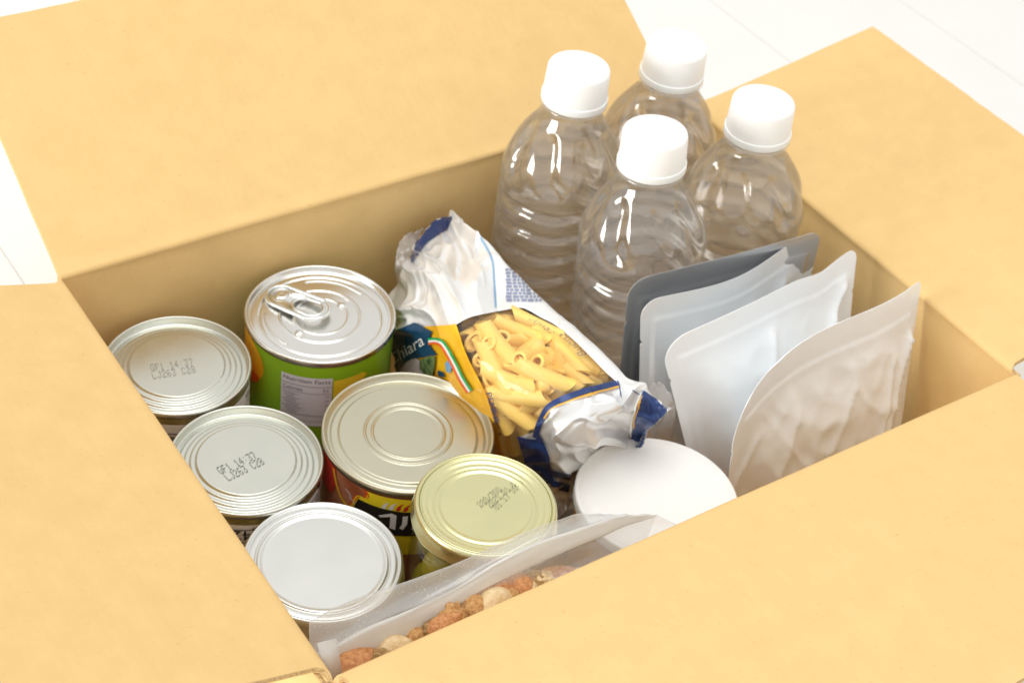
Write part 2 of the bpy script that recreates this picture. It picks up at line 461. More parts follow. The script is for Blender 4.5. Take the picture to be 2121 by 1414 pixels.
# ------------------------------------------------------------------ tins
def steps(R, z0, rings, rim=.0032, inner=.935):
    """lid profile from the outside seam to the centre; rings = [(fraction, rise)] or [(fraction, 'b', height)] beads"""
    p = [(R * .975, z0 - .0036), (R - .0001, z0 - .0030), (R, z0 - .0016), (R - .0002, z0 - .0005), (R - .0007, z0), (R - .0013, z0 - .0002), (R - .0017, z0 - .0009)]
    p += [(R * inner + .0003, z0 - rim + .0004), (R * inner - .0003, z0 - rim)]
    zz = lambda f: z0 - rim + sum(r[1] * sm(0, .035, r[0] - f + .0175) if r[1] != 'b' else r[2] * math.exp(-((f - r[0]) / .013) ** 2) for r in rings)
    for f in np.linspace(inner - .012, .3, 90): p.append((R * f, zz(f)))
    for f in (.2, .1, 0): p.append((R * f, zz(f)))
    return p
def tin(px, ztop, dia, label, rings, steel, name='tin_can', group='round tins standing in the box', seam='seam', labmat='label', gap=.0072, rim=.0032, inner=.935):
    c = un(*px, ztop); R = dia / 2; base = np.array([c[0], c[1], ZF]); H = ztop - ZF
    t = thing(name, label, 'tin', base, group)
    body = [(0, .0005), (R * .95, .0005), (R * .985, .001), (R * .985, .004), (R * .968, .006), (R * .968, H - .0075), (R * .972, H - .0038)]
    mk('body', *lathe(body), M[seam], t, angle=40)
    lid = mk('lid', *lathe(steps(R, H, rings, rim, inner), 96), M[steel], t)
    rl = R * .974
    lab = mk('paper_label', *lathe([(rl, .008), (rl, H - gap)], 96), M[labmat], t)
    return t, lid, lab, rl, base, H, c

R4 = [(.865, .0008), (.79, .0008), (.715, .0008), (.64, .0010)]
t1, lid, lab, rl, base, H, c1 = tin((366, 752), -.035, .0682, 'silver topped tin with beaded lid in the back corner by the left flap', R4, 'steel', rim=.0042)
dots('printed_code', [('GF1 14:37', (314, 767), (402, 754)), ('LJ263 C28', (318, 783), (407, 769))], -.035 - .0042 + .0034 + .0003, .0040, M['ink_grey'], t1, base, .00018)
# swirling print and orange edge on its label
def on_label(polys, lab, rl, th0, z0, m, name, parent, maxlen=.002, lift=.0003):
    v, f = flat(polys, maxlen); return mk(name, cyl(v, rl, th0, z0, lift), f, m, parent)
def th_of(px, py, z, c):       # angle round the can of the point seen at this pixel at this height
    p = un(px, py, z) - np.asarray(c); return math.atan2(p[1], p[0])
thr = rad(-28)
swirl = []
for k in range(16):
    x0, y0 = .0008 + (k % 8) * .0022, -.0035 - (k // 8) * .0042 - .0006 * (k % 3); rr = .0011 + .0005 * (k % 2)
    swirl += ribbon([(x0 + rr * math.cos(a) * (1 - a / 16), y0 + rr * 1.2 * math.sin(a) * (1 - a / 16)) for a in np.linspace(k, k + 6.5, 8)], .0004)
on_label(swirl, lab, rl, thr - .32, H - .0072, M['ink_grey'], 'swirl_print', lab)
on_label([[(0, 0), (.012, 0), (.012, -.02), (-.002, -.02)]], lab, rl, thr + .22, H - .013, M['redorange'], 'orange_print', lab)
on_label([[(0, 0), (.05, 0), (.05, -.0005), (0, -.0005)]], lab, rl, rad(-140), H - .0125, M['ink'], 'rule_print', lab)
on_label([[(.0, 0), (.05, 0), (.05, -.01), (.0, -.01)]], lab, rl, rad(-140), H - .0145, M['ink_grey'], 'dark_print', lab)

t2, lid, lab, rl, base, H, c2 = tin((510, 948), -.035, .0675, 'silver topped tin with beaded lid and slanted date code, beside the left flap', R4, 'steel', rim=.0042)
dots('printed_code', [('GF1 14:37', (458, 980), (534, 946)), ('LJ263 C28', (474, 994), (550, 958))], -.035 - .0042 + .0034 + .0003, .0040, M['ink'], t2, base, .00019)
v, f = textflat('g425', .0085); v = -v      # printed upside down
mk('number_print', cyl(v, rl, rad(-106), H - .0105), f, M['ink'], lab)
on_label([[(0, 0), (.06, 0), (.06, -.0004), (0, -.0004)], [(0, -.0078), (.06, -.0078), (.06, -.0082), (0, -.0082)]], lab, rl, rad(-150), H - .0098, M['ink'], 'rule_print', lab)
tx = []
for r in range(9):
    x = 0
    while x < .016:
        w = random.uniform(.0007, .0022); tx.append([(x, -r * .0011), (x + w, -r * .0011), (x + w, -r * .0011 - .00045), (x, -r * .0011 - .00045)]); x += w + .0005
on_label(tx, lab, rl, rad(-52), H - .010, M['ink_grey'], 'small_print', lab, .004)
on_label([[(0, 0), (.0035, 0), (.0035, -.004), (0, -.004)]], lab, rl, rad(-47), H - .0045, M['black'], 'label_mark', lab)

# green fruit tin with a ring pull
RG = [(.80, 'b', -.0006), (.53, 'b', .0004), (.36, 'b', .0004), (.9, .0003)]
t3, lid, lab, rl, base, H, c3 = tin((664, 646), -.030, .0725, 'green fruit tin with a ring pull lid and a nutrition panel', RG, 'steel_pale', seam='steel_pale', labmat='green', gap=.0042, rim=.0030)
zl = -.030 - .0030 + .0003
def lidpt(px, z=zl): return un(*px, z) - base
th_n = th_of(637, 766, -.038, c3)
w_, h_ = .0245, .031
panel = on_label([[(-w_ / 2, 0), (w_ / 2, 0), (w_ / 2, -h_), (-w_ / 2, -h_)]], lab, rl, th_n, H - .0105, M['facts'], 'nutrition_panel', lab)
v, f = textflat('Nutrition Facts', .0034); v[:, 0] *= (.0225 / (v[:, 0].max())); v += (-.0113, -.0033)
mk('panel_text', cyl(v, rl, th_n, H - .0105, .0005), f, M['facts_ink'], lab)
v, f = textflat('Calories', .0029); v += (-.0113, -.0088); v2, f2 = textflat('51', .0031); v2 += (.0078, -.0088)
mk('panel_text', cyl(np.vstack([v, v2]), rl, th_n, H - .0105, .0005), f + [[i + len(v) for i in q] for q in f2], M['facts_ink'], lab)
rl_ = [[(-.0118, y), (.0118, y), (.0118, y - t), (-.0118, y - t)] for y, t in ((-.0052, .0005), (-.0096, .0004), (-.0238, .0006), (-.0275, .0003))]
for r in range(9):
    y = -.0112 - r * .0014; rl_.append([(-.0112 + .001 * (r % 3), y), (-.0112 + .005 + random.random() * .008, y), (-.0112 + .005 + random.random() * .004, y - .0006), (-.0112 + .001 * (r % 3), y - .0006)])
    if r % 2 == 0: rl_.append([(.0092, y), (.0112, y), (.0112, y - .0006), (.0092, y - .0006)])
on_label(rl_, lab, rl, th_n, H - .0105, M['facts_grey'], 'panel_rules', lab, .004, .0005)
th_o = th_of(541, 722, -.045, c3)
on_label([[(.0135 * math.cos(a) * (1.0 if math.cos(a) > 0 else 1.3), .0125 * math.sin(a)) for a in np.linspace(0, 2 * math.pi, 28)[:-1]]], lab, rl, th_o, H - .0165, M['orange'], 'mandarin_picture', lab)
on_label([[(.0105 * math.cos(a), -.004 + .0078 * math.sin(a)) for a in np.linspace(math.pi * 1.02, 2 * math.pi, 14)]], lab, rl, th_o, H - .019, M['orange_deep'], 'mandarin_shade', lab, .002, .0004)
th_y = th_n + .0128 / rl
on_label([[(0, -.0015), (.005, -.0012), (.0145, -.0004), (.0172, -.0022), (.0140, -.007), (.008, -.0115), (0, -.0155)]], lab, rl, th_y, H - .0108, M['yellow'], 'pineapple_picture', lab)
# lid dimples, rivet and tab
for p in ((621, 690), (708, 633)):
    q = lidpt(p); mk('lid_dimple', np.array(lathe([(.0024, -.0004), (.0022, .0003), (.0014, .0009), (0, .0012)], 20)[0]) + q, lathe([(.0024, 0)] * 3 + [(0, 0)], 20)[1], M['steel_pale'], lid)
for rr_, a0, a1 in ((.0262, 12, 78), (.0262, 150, 205)):
    mk('lid_ridge', *tube([(rr_ * math.cos(rad(a)), rr_ * math.sin(rad(a)), H - .0029) for a in np.linspace(a0, a1, 24)], .0007), M['steel_pale'], lid)
mk('lid_ridge', *tube([(.0001 + .0185 * math.cos(rad(a)), .0185 * math.sin(rad(a)), H - .0030) for a in np.linspace(-150, 75, 40)], .0006), M['steel_pale'], lid)
p0, p1 = lidpt((558, 596), zl + .003), lidpt((676, 655), zl + .003)
ax = p1 - p0; TL_ = np.linalg.norm(ax[:2]); ax = ax / np.linalg.norm(ax); nx = np.array([-ax[1], ax[0], 0])
def stad(l0, l1, hw, n=40):
    out = []
    for k in range(n):
        a = 2 * math.pi * k / n; cxx = l1 - hw if math.cos(a) > 0 else l0 + hw
        out.append((cxx + hw * math.cos(a), hw * math.sin(a) * (1.0 if math.cos(a) > 0 else .93)))
    return out
outer = stad(0, TL_, .0082); inner_ = [(x, y) for x, y in stad(TL_ * .44, TL_ - .0026, .0056)]
lift_ = lambda x: .0006 + .0022 * sm(.004, TL_, x)
P3 = lambda x, y, dz=0: p0 + ax * x + nx * y + np.array([0, 0, lift_(x) - .002 + dz])
vs = [P3(x, y, .0004) for x, y in outer] + [P3(x, y, .0004) for x, y in inner_]; n_ = len(outer)
fs = [(k, (k + 1) % n_, n_ + (k + 1) % n_, n_ + k) for k in range(n_)]
tabo = mk('pull_tab', vs, fs, M['tab'], t3); fix_normals(tabo, (0, 0, 1)); solid(tabo, .0007)
tv, tf = tube([P3(x, y) for x, y in outer], .00105, 8, True); mk('tab_rim', tv, tf, M['tab'], tabo)
tv, tf = tube([P3(x, y) for x, y in inner_], .0009, 8, True); mk('tab_rim', tv, tf, M['tab'], tabo)
q = P3(.0075, 0, .0004); lv, lf = lathe([(.0036, -.0005), (.0034, .0004), (.0026, .0010), (.0012, .0008), (0, .0007)], 24); mk('rivet', np.array(lv) + q, lf, M['steel_pale'], tabo)
lv, lf = lathe([(.0052, .0003), (.0048, .0005), (.0044, .0003)], 28); mk('tab_bead', np.array(lv) + q, lf, M['tab'], tabo)

# large tin with a meat label
RB = [(.89, .0006), (.80, .0010), (.50, 'b', .0007), (.415, 'b', .0007)]
t4, lid, lab, rl, base, H, c4 = tin((846, 890), -.031, .0775, 'large tin with plain olive grey lid and a red, yellow and black label', RB, 'steel_olive', seam='steel_olive', labmat='meat', gap=.0048, rim=.0036, inner=.925)
th_b = th_of(822, 1052, -.045, c4)
zt = H - .0048
cl = [(-.0135, 0), (.05, 0), (.05, -.035), (-.022, -.035), (-.0225, -.017), (-.0195, -.0125), (-.0185, -.0085), (-.0165, -.0052), (-.0130, -.0048), (-.0122, -.0022)]
on_label([[(x - .0022, y - .0003) for x, y in cl]], lab, rl, th_b, zt, M['redorange'], 'cloud_border', lab)
on_label(ribbon([(x - .0009, y - .0001) for x, y in cl[4:]], .0005), lab, rl, th_b, zt, M['labyellow'], 'border_stitch', lab, .002, .0005)
on_label([cl], lab, rl, th_b, zt, M['labyellow'], 'yellow_field', lab, .002, .0006)
on_label([[(-.0175, -.0068), (.05, -.0092), (.05, -.0215), (-.0225, -.0235)]], lab, rl, th_b, zt, M['black'], 'black_band', lab, .002, .0008)
fl_w, fl_r = [], []
for k in range(8):
    x = -.0065 + k * .0031; (fl_w if k < 2 else fl_r).append([(x, -.0068), (x + .0006, -.0048), (x + .0022, -.0030), (x + .0034, -.0026), (x + .0022, -.0044), (x + .0022, -.0062), (x + .0012, -.0073)])
on_label(fl_w, lab, rl, th_b, zt, M['whiteprint'], 'flame_print', lab, .002, .0008); on_label(fl_r, lab, rl, th_b, zt, M['redprint'], 'flame_print', lab, .002, .0008)
kana = [[(-.0100, -.0145), (-.0060, -.0152), (-.0060, -.0164), (-.0100, -.0158)],
        [(-.0075, -.0118), (-.0018, -.0088), (.0004, -.0098), (.0004, -.0190), (-.0022, -.0182), (-.0022, -.0112), (-.0066, -.0128)],
        [(.0030, -.0100), (.0052, -.0096), (.0052, -.0150), (.0036, -.0186), (.0020, -.0176), (.0030, -.0150)],
        [(.0074, -.0096), (.0096, -.0092), (.0096, -.0160), (.0130, -.0128), (.0140, -.0150), (.0092, -.0192), (.0074, -.0184)]]
on_label(kana, lab, rl, th_b, zt, M['whiteprint'], 'brand_lettering', lab, .002, .0010)
th_r = th_of(690, 985, -.045, c4)
on_label([[(-.008, 0), (.0045, 0), (.006, -.008), (.002, -.018), (-.01, -.02)]], lab, rl, th_r, zt, M['redprint'], 'red_print', lab, .002, .0004)
on_label(ribbon([(.003, -.001), (.0055, -.007), (.009, -.013), (.0145, -.016)], .0016), lab, rl, th_r, zt, M['orange'], 'orange_print', lab, .002, .0005)
streak = []
for k in range(9):
    x, y = .012 + .0032 * k * .8, -.006 - .0035 * (k % 4); streak += ribbon([(x, y), (x + .002, y - .001), (x + .0035, y - .003)], .0007)
on_label(streak, lab, rl, th_r, zt, M['pinkprint'], 'fat_print', lab, .002, .0005)

# ------------------------------------------------------------------ jars
def jar(px, ztop, dia, label, lidm, skirtm, rings, skirt, name, wavy=0., lugs=0, group='glass jars standing in the box'):
    c = un(*px, ztop); R = dia / 2; base = np.array([c[0], c[1], ZF]); H = ztop - ZF
    t = thing(name, label, 'jar', base, group)
    zz = lambda f: H - .0012 + sum(r[1] * sm(0, r[2], r[0] - f + r[2] / 2) if r[1] != 'b' else r[2] * math.exp(-((f - r[0]) / .014) ** 2) for r in rings)
    p = [(R * .955, H - .0022), (R * .945, H - .0012)] if False else []
    prof = [(R - .0012, H - skirt), (R, H - skirt + .0008), (R, H - skirt + .0016), (R - .0006, H - skirt + .0026), (R - .0006, H - .0032), (R - .0009, H - .0016), (R - .0017, H - .0004), (R - .0026, H)]
    prof += [(R * f, zz(f)) for f in np.linspace(.915, .25, 80)] + [(R * f, zz(f)) for f in (.12, 0)]
    v, f = lathe(prof, 120); v = np.array(v)
    if wavy:
        a = np.arctan2(v[:, 1], v[:, 0]); k = np.clip((H - .004 - v[:, 2]) / .004, 0, 1)[:, None]
        v[:, :2] *= 1 + wavy * np.maximum(0, np.cos(a * lugs))[:, None] ** 3 * k
    lid = mk('lid', v, f, lidm, t)
    rb = R * .93
    gl = [(rb * .2, .002), (rb * .9, .001), (rb * 1.03, .006), (rb * 1.05, .014), (rb * 1.05, H - .032), (rb * 1.02, H - .024), (rb * .93, H - .016), (rb * .9, H - .012), (rb * .9, H - skirt + .004)]
    return t, lid, rb, gl, base, H, c
t5, lid, rb, gl, base, H, c5 = jar((669, 1158), -.036, .0688, 'jar with a plain silvery white twist lid between the left flap and the olive jar', M['lid_white'], None,
    [(.80, 'b', -.0007), (.74, -.0006, .05), (.885, .0003, .04)], .0105, 'glass_jar', .02, 6)
mk('glass', *lathe(gl, 64), M['glass'], t5)
mk('filling', *lathe([(0, .003), (rb * .95, .004), (rb * .99, .012), (rb * .99, H - .033), (rb * .85, H - .018), (0, H - .018)], 48), M['cream'], t5)
t6, lid, rb, gl, base, H, c6 = jar((1007, 1040), -.010, .0612, 'olive jar with a champagne gold twist lid and printed date lines', M['gold'], None,
    [(.885, 'b', .0005), (.80, -.0005, .05), (.70, 'b', -.0004), (.63, -.0005, .05)], .0095, 'glass_jar', .012, 8)
mk('glass', *lathe(gl, 64), M['glass'], t6)
dots('printed_code', [('280/300', (997, 1048), (1041, 1013)), ('2021.01.18', (1017, 1049), (1077, 997)), ('.01.17 10:06', (1026, 1059), (1091, 993))], -.010 - .0012 - .0010 + .0004, .0027, M['ink'], t6, base, .00014)
# olives inside the glass
ov = []
bm = bmesh.new(); bmesh.ops.create_uvsphere(bm, u_segments=18, v_segments=12, radius=1)
for v in bm.verts: v.co.x *= 1.28 - .1 * v.co.x
first = None
for zlev in range(6):
    for k in range(7):
        a = 2 * math.pi * k / 7 + zlev * .45 + 3.6; r = .0185
        p = np.array([base[0] + r * math.cos(a), base[1] + r * math.sin(a), ZF + .011 + zlev * .0168])
        if p[2] > -.034: continue
        if first is None: first = from_bm('olive', bm, M['olive']); o = first
        else: o = first.copy(); COL.objects.link(o)
        o.location = p; o.scale = (.0088, .0088, .0088); o.rotation_euler = (random.uniform(-.5, .5), rad(80) + random.uniform(-.5, .5), a)
        tag(o, 'green olive packed behind the glass of the gold lidded jar', 'olive', 'olives in the jar')

# white tub
c = un(1361, 1026, -.050); R = .0378; tub_c = c; base = np.array([c[0], c[1], ZF]); H = -.050 - ZF
t7 = thing('round_tub', 'round tub with a plain white lid and an amber side beside the nut bag', 'tub', base)
mk('body', *lathe([(0, .001), (R * .86, .001), (R * .9, .004), (R * .955, H - .006), (R * .95, H - .003)], 80), M['amberlabel'], t7)
mk('lid', *lathe([(R * .965, H - .006), (R, H - .0055), (R, H - .0012), (R - .0004, H - .0003), (R - .0012, H), (R * .955, H - .0001), (R * .945, H - .0006), (R * .80, H - .0007), (R * .5, H - .0009), (0, H - .0010)], 110), M['whitelid'], t7, angle=60)

# ------------------------------------------------------------------ water bottles
HB = .2055
def bottle_r(z):
    P = [(0, .024), (.003, .0285), (.008, .0305), (.132, .0312), (.138, .0308), (.145, .0312), (.152, .0302), (.159, .0278), (.166, .0238), (.172, .0196), (.177, .0162), (.181, .0143), (.184, .0138), (.203, .0138)]
    for (a, ra), (b, rb_) in zip(P, P[1:]):
        if z <= b: return ra + (rb_ - ra) * (z - a) / (b - a)
    return P[-1][1]
def bottle_mesh(inset, zmax, zmin=.0, nz_=170, seg=96):
    zs = list(np.linspace(zmin, zmax, nz_)); vs, fs = [], []
    for z in zs:
        r0 = np.mean([bottle_r(max(0, z + d)) for d in (-.003, -.0015, 0, .0015, .003)])
        for k in range(seg):
            a = 2 * math.pi * k / seg; r = r0
            zr = z + .0030 * math.sin(a) + .0013 * math.sin(2 * a + 1) + .0008 * math.sin(5 * a)          # ribs run slightly tilted
            if .010 < z < .142:
                ph = (zr % .0128) / .0128
                r -= .0026 * math.exp(-((ph - .5) / .20) ** 2) * sm(.010, .016, z) * sm(.142, .136, z) if True else 0
            if z > .144 and z < .178:
                e = sm(.144, .152, z) * (1 - sm(.168, .177, z)); r -= .0032 * e * (.5 + .5 * math.cos(8 * a + (z - .144) * 85)) ** 2
            vs.append(((r - inset) * math.cos(a), (r - inset) * math.sin(a), z + inset))
    for i in range(len(zs) - 1):
        for k in range(seg): fs.append((i * seg + k, i * seg + (k + 1) % seg, (i + 1) * seg + (k + 1) % seg, (i + 1) * seg + k))
    fs.append(tuple(range(seg))[::-1])
    return vs, fs, (len(zs) - 1) * seg, seg
def make_bottle(label):
    t = thing('water_bottle', label, 'bottle', (0, 0, 0), 'clear water bottles standing in the box')
    v, f, b0, sg = bottle_mesh(0, .186); mk('bottle_shell', v, f, M['pet'], t)
    v, f, b0, sg = bottle_mesh(.0006, .1725, .0004); f.append(tuple(range(b0, b0 + sg))); mk('water', v, f, M['water'], t, angle=50)
    mk('neck_ring', *lathe([(.0136, .1835), (.0160, .1838), (.0164, .1846), (.0160, .1855), (.0136, .1858)], 64), M['pet'], t)
    Rc = .0158; pr = [(.0136, .1862), (Rc + .0004, .1862), (Rc + .0006, .1868), (Rc + .0005, .1896), (Rc, .1899), (Rc, .1906), (Rc, .1909), (Rc - .0007, .2034), (Rc - .0011, .2047), (Rc - .0024, .2054), (Rc - .0065, .2056), (0, .2056)]
    v, f = lathe(pr, 120); v = np.array(v); k = (v[:, 2] > .191) & (v[:, 2] < .2036); a = np.arange(len(v)) % 2
    v[k, :2] *= (1 + .006 * (a[k][:, None]))
    mk('cap', v, f, M['cap'], t, angle=50)
    return t
def dup(root, label):
    r = root.copy(); COL.objects.link(r); r['label'] = label
    for ch in root.children:
        c_ = ch.copy(); COL.objects.link(c_); c_.parent = r
        for g in ch.children:
            d_ = g.copy(); COL.objects.link(d_); d_.parent = c_
    return r
bots = [((1199, 146), .0, .002, .004, 'clear water bottle nearest the long back wall of the box'),
        ((1402, 99), .006, .006, 1.2, 'clear water bottle farthest from the camera with its cap against the white floor'),
        ((1357, 279), .008, -.010, 2.1, 'clear water bottle standing in front of the other three'),
        ((1581, 217), .006, -.001, 3.3, 'clear water bottle beside the right flap and behind the grey pouches')]
b0_ = None
for px, dx, dy, rz, lb in bots:
    top = un(px[0], px[1], HB + ZF - .002)
    o = make_bottle(lb) if b0_ is None else dup(b0_, lb)
    b0_ = b0_ or o
    foot = Vector((top[0] + dx, top[1] + dy, ZF + .0008)); axis = (Vector(top) - foot).normalized()
    o.rotation_mode = 'QUATERNION'
    o.rotation_quaternion = Vector((0, 0, 1)).rotation_difference(axis) @ Matrix.Rotation(rz, 3, 'Z').to_quaternion()
    o.location = foot

# ------------------------------------------------------------------ foil pouches
def crease(p, seed, fr=1.):
    n1 = noise.noise(Vector((p[0] * 34 * fr + seed, p[1] * 34 * fr, seed * 1.7))); n2 = noise.noise(Vector((p[0] * 75 * fr + seed, p[1] * 75 * fr, 9 + seed)))
    if fr > 1:       # stiff film: long sharp diagonal folds
        a, b = p[0] * .8 + p[1] * .6, p[1] * .8 - p[0] * .6
        n3 = noise.noise(Vector((a * 36, b * 13, seed))); n4 = noise.noise(Vector((a * 75 + n3, b * 30, seed + 5)))
        return .55 * max(0, 1 - abs(n3) * 2.4) ** 1.5 + .4 * max(0, 1 - abs(n4) * 2.4) ** 1.4 + .3 * (1 - abs(n1) * 2.2) - .35
    return (1 - abs(n1) * 2.2) * .6 + (1 - abs(n2) * 2.2) * .3
def pouch(label, TL, TR, BL, BR, m, bulge, wr, topf, seed, rtl=.010, rtr=.008, ridges=(), group='foil retort pouches standing in a row'):
    TL, TR, BL, BR = map(np.array, (TL, TR, BL, BR)); nu, nv = 100, 110
    base = (BL + BR) / 2; root = thing('foil_pouch', label, 'pouch', (base[0], base[1], ZF), group); base = np.array([base[0], base[1], ZF])
    hw = np.linalg.norm(TR - TL); hh = np.linalg.norm(TL - BL)
    nrm = np.cross(TR - TL, TL - BL); nrm /= np.linalg.norm(nrm)
    if nrm[1] > 0: nrm = -nrm                                 # towards the front of the box
    us = np.linspace(0, 1, nu); vv = 1 - np.linspace(0, 1, nv) ** 1.25   # denser near the top
    F, Bk = [], []
    for u in us:
        for v in vv:
            d = (1 - v) * hh; inl = rtl - math.sqrt(max(0, rtl ** 2 - (rtl - d) ** 2)) if d < rtl else 0; inr = rtr - math.sqrt(max(0, rtr ** 2 - (rtr - d) ** 2)) if d < rtr else 0
            x = (inl + u * (hw - inl - inr)) / hw
            notch = .0013 * math.exp(-((d - .024) / .0007) ** 2) / hw
            if u == 0: x += notch
            if u == 1: x -= notch
            p = (BL * (1 - x) + BR * x) * (1 - v) + (TL * (1 - x) + TR * x) * v
            dz, dn = topf(x)
            p = p + np.array([0, 0, dz * v ** 2]) + nrm * dn * v
            s = min(x * hw, (1 - x) * hw); k = sm(.007, .030, s) * sm(.013, .042, d); seal = sm(.0055, .0075, s) * sm(.011, .013, d)
            b = bulge * k * (.45 + .55 * sm(0, .7, 1 - v))
            c_ = crease((x * hw, v * hh), seed, 2. if wr > .002 else 1.); w_ = wr * c_ * (.15 + .85 * sm(.008, .02, min(s, d - .006)))
            for (rx, ry, ex, ey, hgt, wd) in ridges:           # sharp creases between two points (x, distance below the top)
                ax_, ay_ = (ex - rx) * hw, (ey - ry); q0, q1 = (x - rx) * hw, d - ry; t_ = max(0, min(1, (q0 * ax_ + q1 * ay_) / (ax_ ** 2 + ay_ ** 2)))
                dd = math.hypot(q0 - t_ * ax_, q1 - t_ * ay_); w_ += hgt * (math.exp(-dd / wd) - .35 * math.exp(-dd / (wd * 2.6))) * 1.5 * (1 - .6 * t_)
            F.append(p + nrm * (b + w_ + .0006 * seal + .00015)); Bk.append(p - nrm * (b * .8 + .00015 + .0005 * seal) + nrm * w_ * .3)
    fc = gridfaces(nu, nv)
    fr = mk('front_sheet', F, fc, m, root, base); fix_normals(fr, nrm); bk = mk('back_sheet', Bk, fc, m, root, base); fix_normals(bk, -nrm)
    # welded edge
    loop = [i * nv for i in range(nu)] + [(nu - 1) * nv + j for j in range(1, nv)]; left = [j for j in range(nv)]
    vs, fs = [], []
    for ch in (left, loop):
        k = len(vs); vs += [F[i] for i in ch] + [Bk[i] for i in ch]; n = len(ch); fs += [(k + i, k + i + 1, k + n + i + 1, k + n + i) for i in range(n - 1)]
    mk('edge_seal', vs, fs, m, root, base)
    return root
pouch('foil pouch toned dark like a reflection at the back of the row, against the bottles', un(1303, 582, .024), un(1704, 470, .020), (.222, .104, ZF + .001), (.326, .098, ZF + .001), M['p_dark'], .002, .0005,
      lambda x: (.0015 * math.sin(math.pi * x) - .002 * x * x, .003 * math.sin(3.1 * x)), 1.3)
pouch('foil pouch toned light grey like a reflection second from the bottles, just behind the pale one', un(1335, 630, .018), un(1711, 484, .018), (.232, .090, ZF + .001), (.325, .088, ZF + .001), M['p_grey'], .0035, .0012,
      lambda x: (-.004 * math.sin(math.pi * x) ** 2 * (x - .1), .0045 * math.sin(5.5 * x - .6)), 4.1, ridges=((.8, .02, .62, .06, .002, .004), (.2, .03, .3, .07, .0016, .004)))
pouch('foil pouch toned pale like a bright reflection behind the wrinkled one', un(1368, 712, .004), un(1794, 520, .010), (.262, .066, ZF + .001), (.343, .062, ZF + .001), M['p_pale'], .009, .0010,
      lambda x: (.0065 * math.sin(math.pi * min(1, x * 1.25)) - .003 * math.exp(-((x - .78) / .12) ** 2), .006 * math.sin(4.4 * x)), 7.7, .014, .007,
      ridges=((.46, .022, .36, .085, .0030, .004), (.93, .018, .72, .050, .0030, .0035), (.86, .03, .66, .075, .002, .003)))
pouch('wrinkled warm silver foil pouch nearest the front flap', un(1522, 872, -.016), un(1907, 576, .010), (.251, .046, ZF + .001), (.344, .022, ZF + .001), M['p_warm'], .009, .0024,
      lambda x: (.0165 * math.sin(math.pi * min(1, x ** .60)) , -.003 * math.sin(6 * x)), 12.4, .016, .004,
      ridges=((.95, .022, .78, .075, .0048, .003), (.84, .028, .70, .09, .003, .0035), (.94, .075, .74, .10, .0035, .003), (.6, .03, .45, .06, .002, .004), (.3, .03, .2, .06, .002, .004), (.9, .05, .6, .12, .003, .004), (.02, .05, .12, .03, .003, .002)))

# ------------------------------------------------------------------ pasta bag
CTRL = [  # rows from the back end to the front end; points across the face from the bottle side to the tin side: (px, py, z)
    [(938, 447, -.026), (908, 452, -.026), (870, 490, -.030), (850, 530, -.035), (838, 562, -.042), (828, 604, -.058)],
    [(985, 490, -.016), (955, 500, -.012), (920, 545, -.010), (880, 595, -.017), (845, 642, -.030), (822, 695, -.060)],
    [(1062, 567, -.012), (1015, 590, -.005), (975, 630, -.003), (930, 668, -.008), (878, 695, -.028), (830, 745, -.064)],
    [(1140, 640, -.012), (1085, 652, -.004), (1022, 692, .000), (968, 745, -.010), (918, 785, -.034), (868, 840, -.072)],
    [(1212, 705, -.013), (1170, 730, -.004), (1100, 772, -.001), (1032, 835, -.018), (985, 870, -.044), (950, 920, -.082)],
    [(1285, 775, -.014), (1262, 792, -.008), (1190, 842, -.006), (1110, 895, -.024), (1065, 940, -.048), (1040, 990, -.082)],
    [(1325, 808, -.016), (1292, 842, -.012), (1232, 885, -.014), (1180, 932, -.034), (1135, 978, -.058), (1100, 1025, -.090)],
    [(1384, 850, -.018), (1352, 885, -.026), (1310, 915, -.034), (1260, 962, -.047), (1205, 1012, -.060), (1168, 1064, -.076)]]
def clear_of_tub(px, py, z):                 # the bag lies against the tub, not in it
    for _ in range(40):
        p = un(px, py, z)
        if np.hypot(p[0] - tub_c[0], p[1] - tub_c[1]) > .0378 + .0045 or z > -.030: break
        z -= .0015
    return p
C3 = np.array([[clear_of_tub(*q) for q in row] for row in CTRL])
# continue the section round the hidden side: down the tin side to the floor, under, and up behind
full = []
for i, row in enumerate(C3):
    k = min(i, 7 - i); e = min(1, k / 1.5); cen = row.mean(0)
    lo = row[-1].copy(); r0 = row[0].copy()
    zb = (ZF + .004) * e + (row[-1][2] - .012) * (1 - e)
    d = np.array([.002, .0, 0])
    hid = np.array([lo * .55 + np.array([lo[0], lo[1], zb]) * .45 + d, [lo[0] + .012 * e, lo[1] + .006 * e, zb], [r0[0] - .006 * e, r0[1] - .004 * e, zb], [r0[0] + .001, r0[1], (r0[2] + zb) / 2]])
    away = np.array([.0019, .0024, -.0026]) * 1.2
    shut = np.array([row[5], row[3], row[2], row[0]]) + away          # at the ends the two walls of the bag lie flat together
    full.append(np.vstack([row, shut * (1 - e) + hid * e]))
full = np.array(full)
def cr(P, t, closed):
    n = len(P); i = int(math.floor(t)); f = t - i
    g = (lambda k: P[k % n]) if closed else (lambda k: P[min(max(k, 0), n - 1)])
    a, b, c_, d = g(i - 1), g(i), g(i + 1), g(i + 2)
    return .5 * ((2 * b) + (c_ - a) * f + (2 * a - 5 * b + 4 * c_ - d) * f * f + (3 * b - a - 3 * c_ + d) * f ** 3)
NU, NV = 300, 310
G = np.zeros((NU, NV, 3))
tv_ = np.r_[np.linspace(0, 5, 250, endpoint=False), np.linspace(5, 10, 60, endpoint=False)]
for i in range(NU):
    tu = i / (NU - 1) * 6.9999; row = np.array([cr(full[:, k], tu, False) for k in range(10)])
    for j, t in enumerate(tv_): G[i, j] = cr(row, t, True)
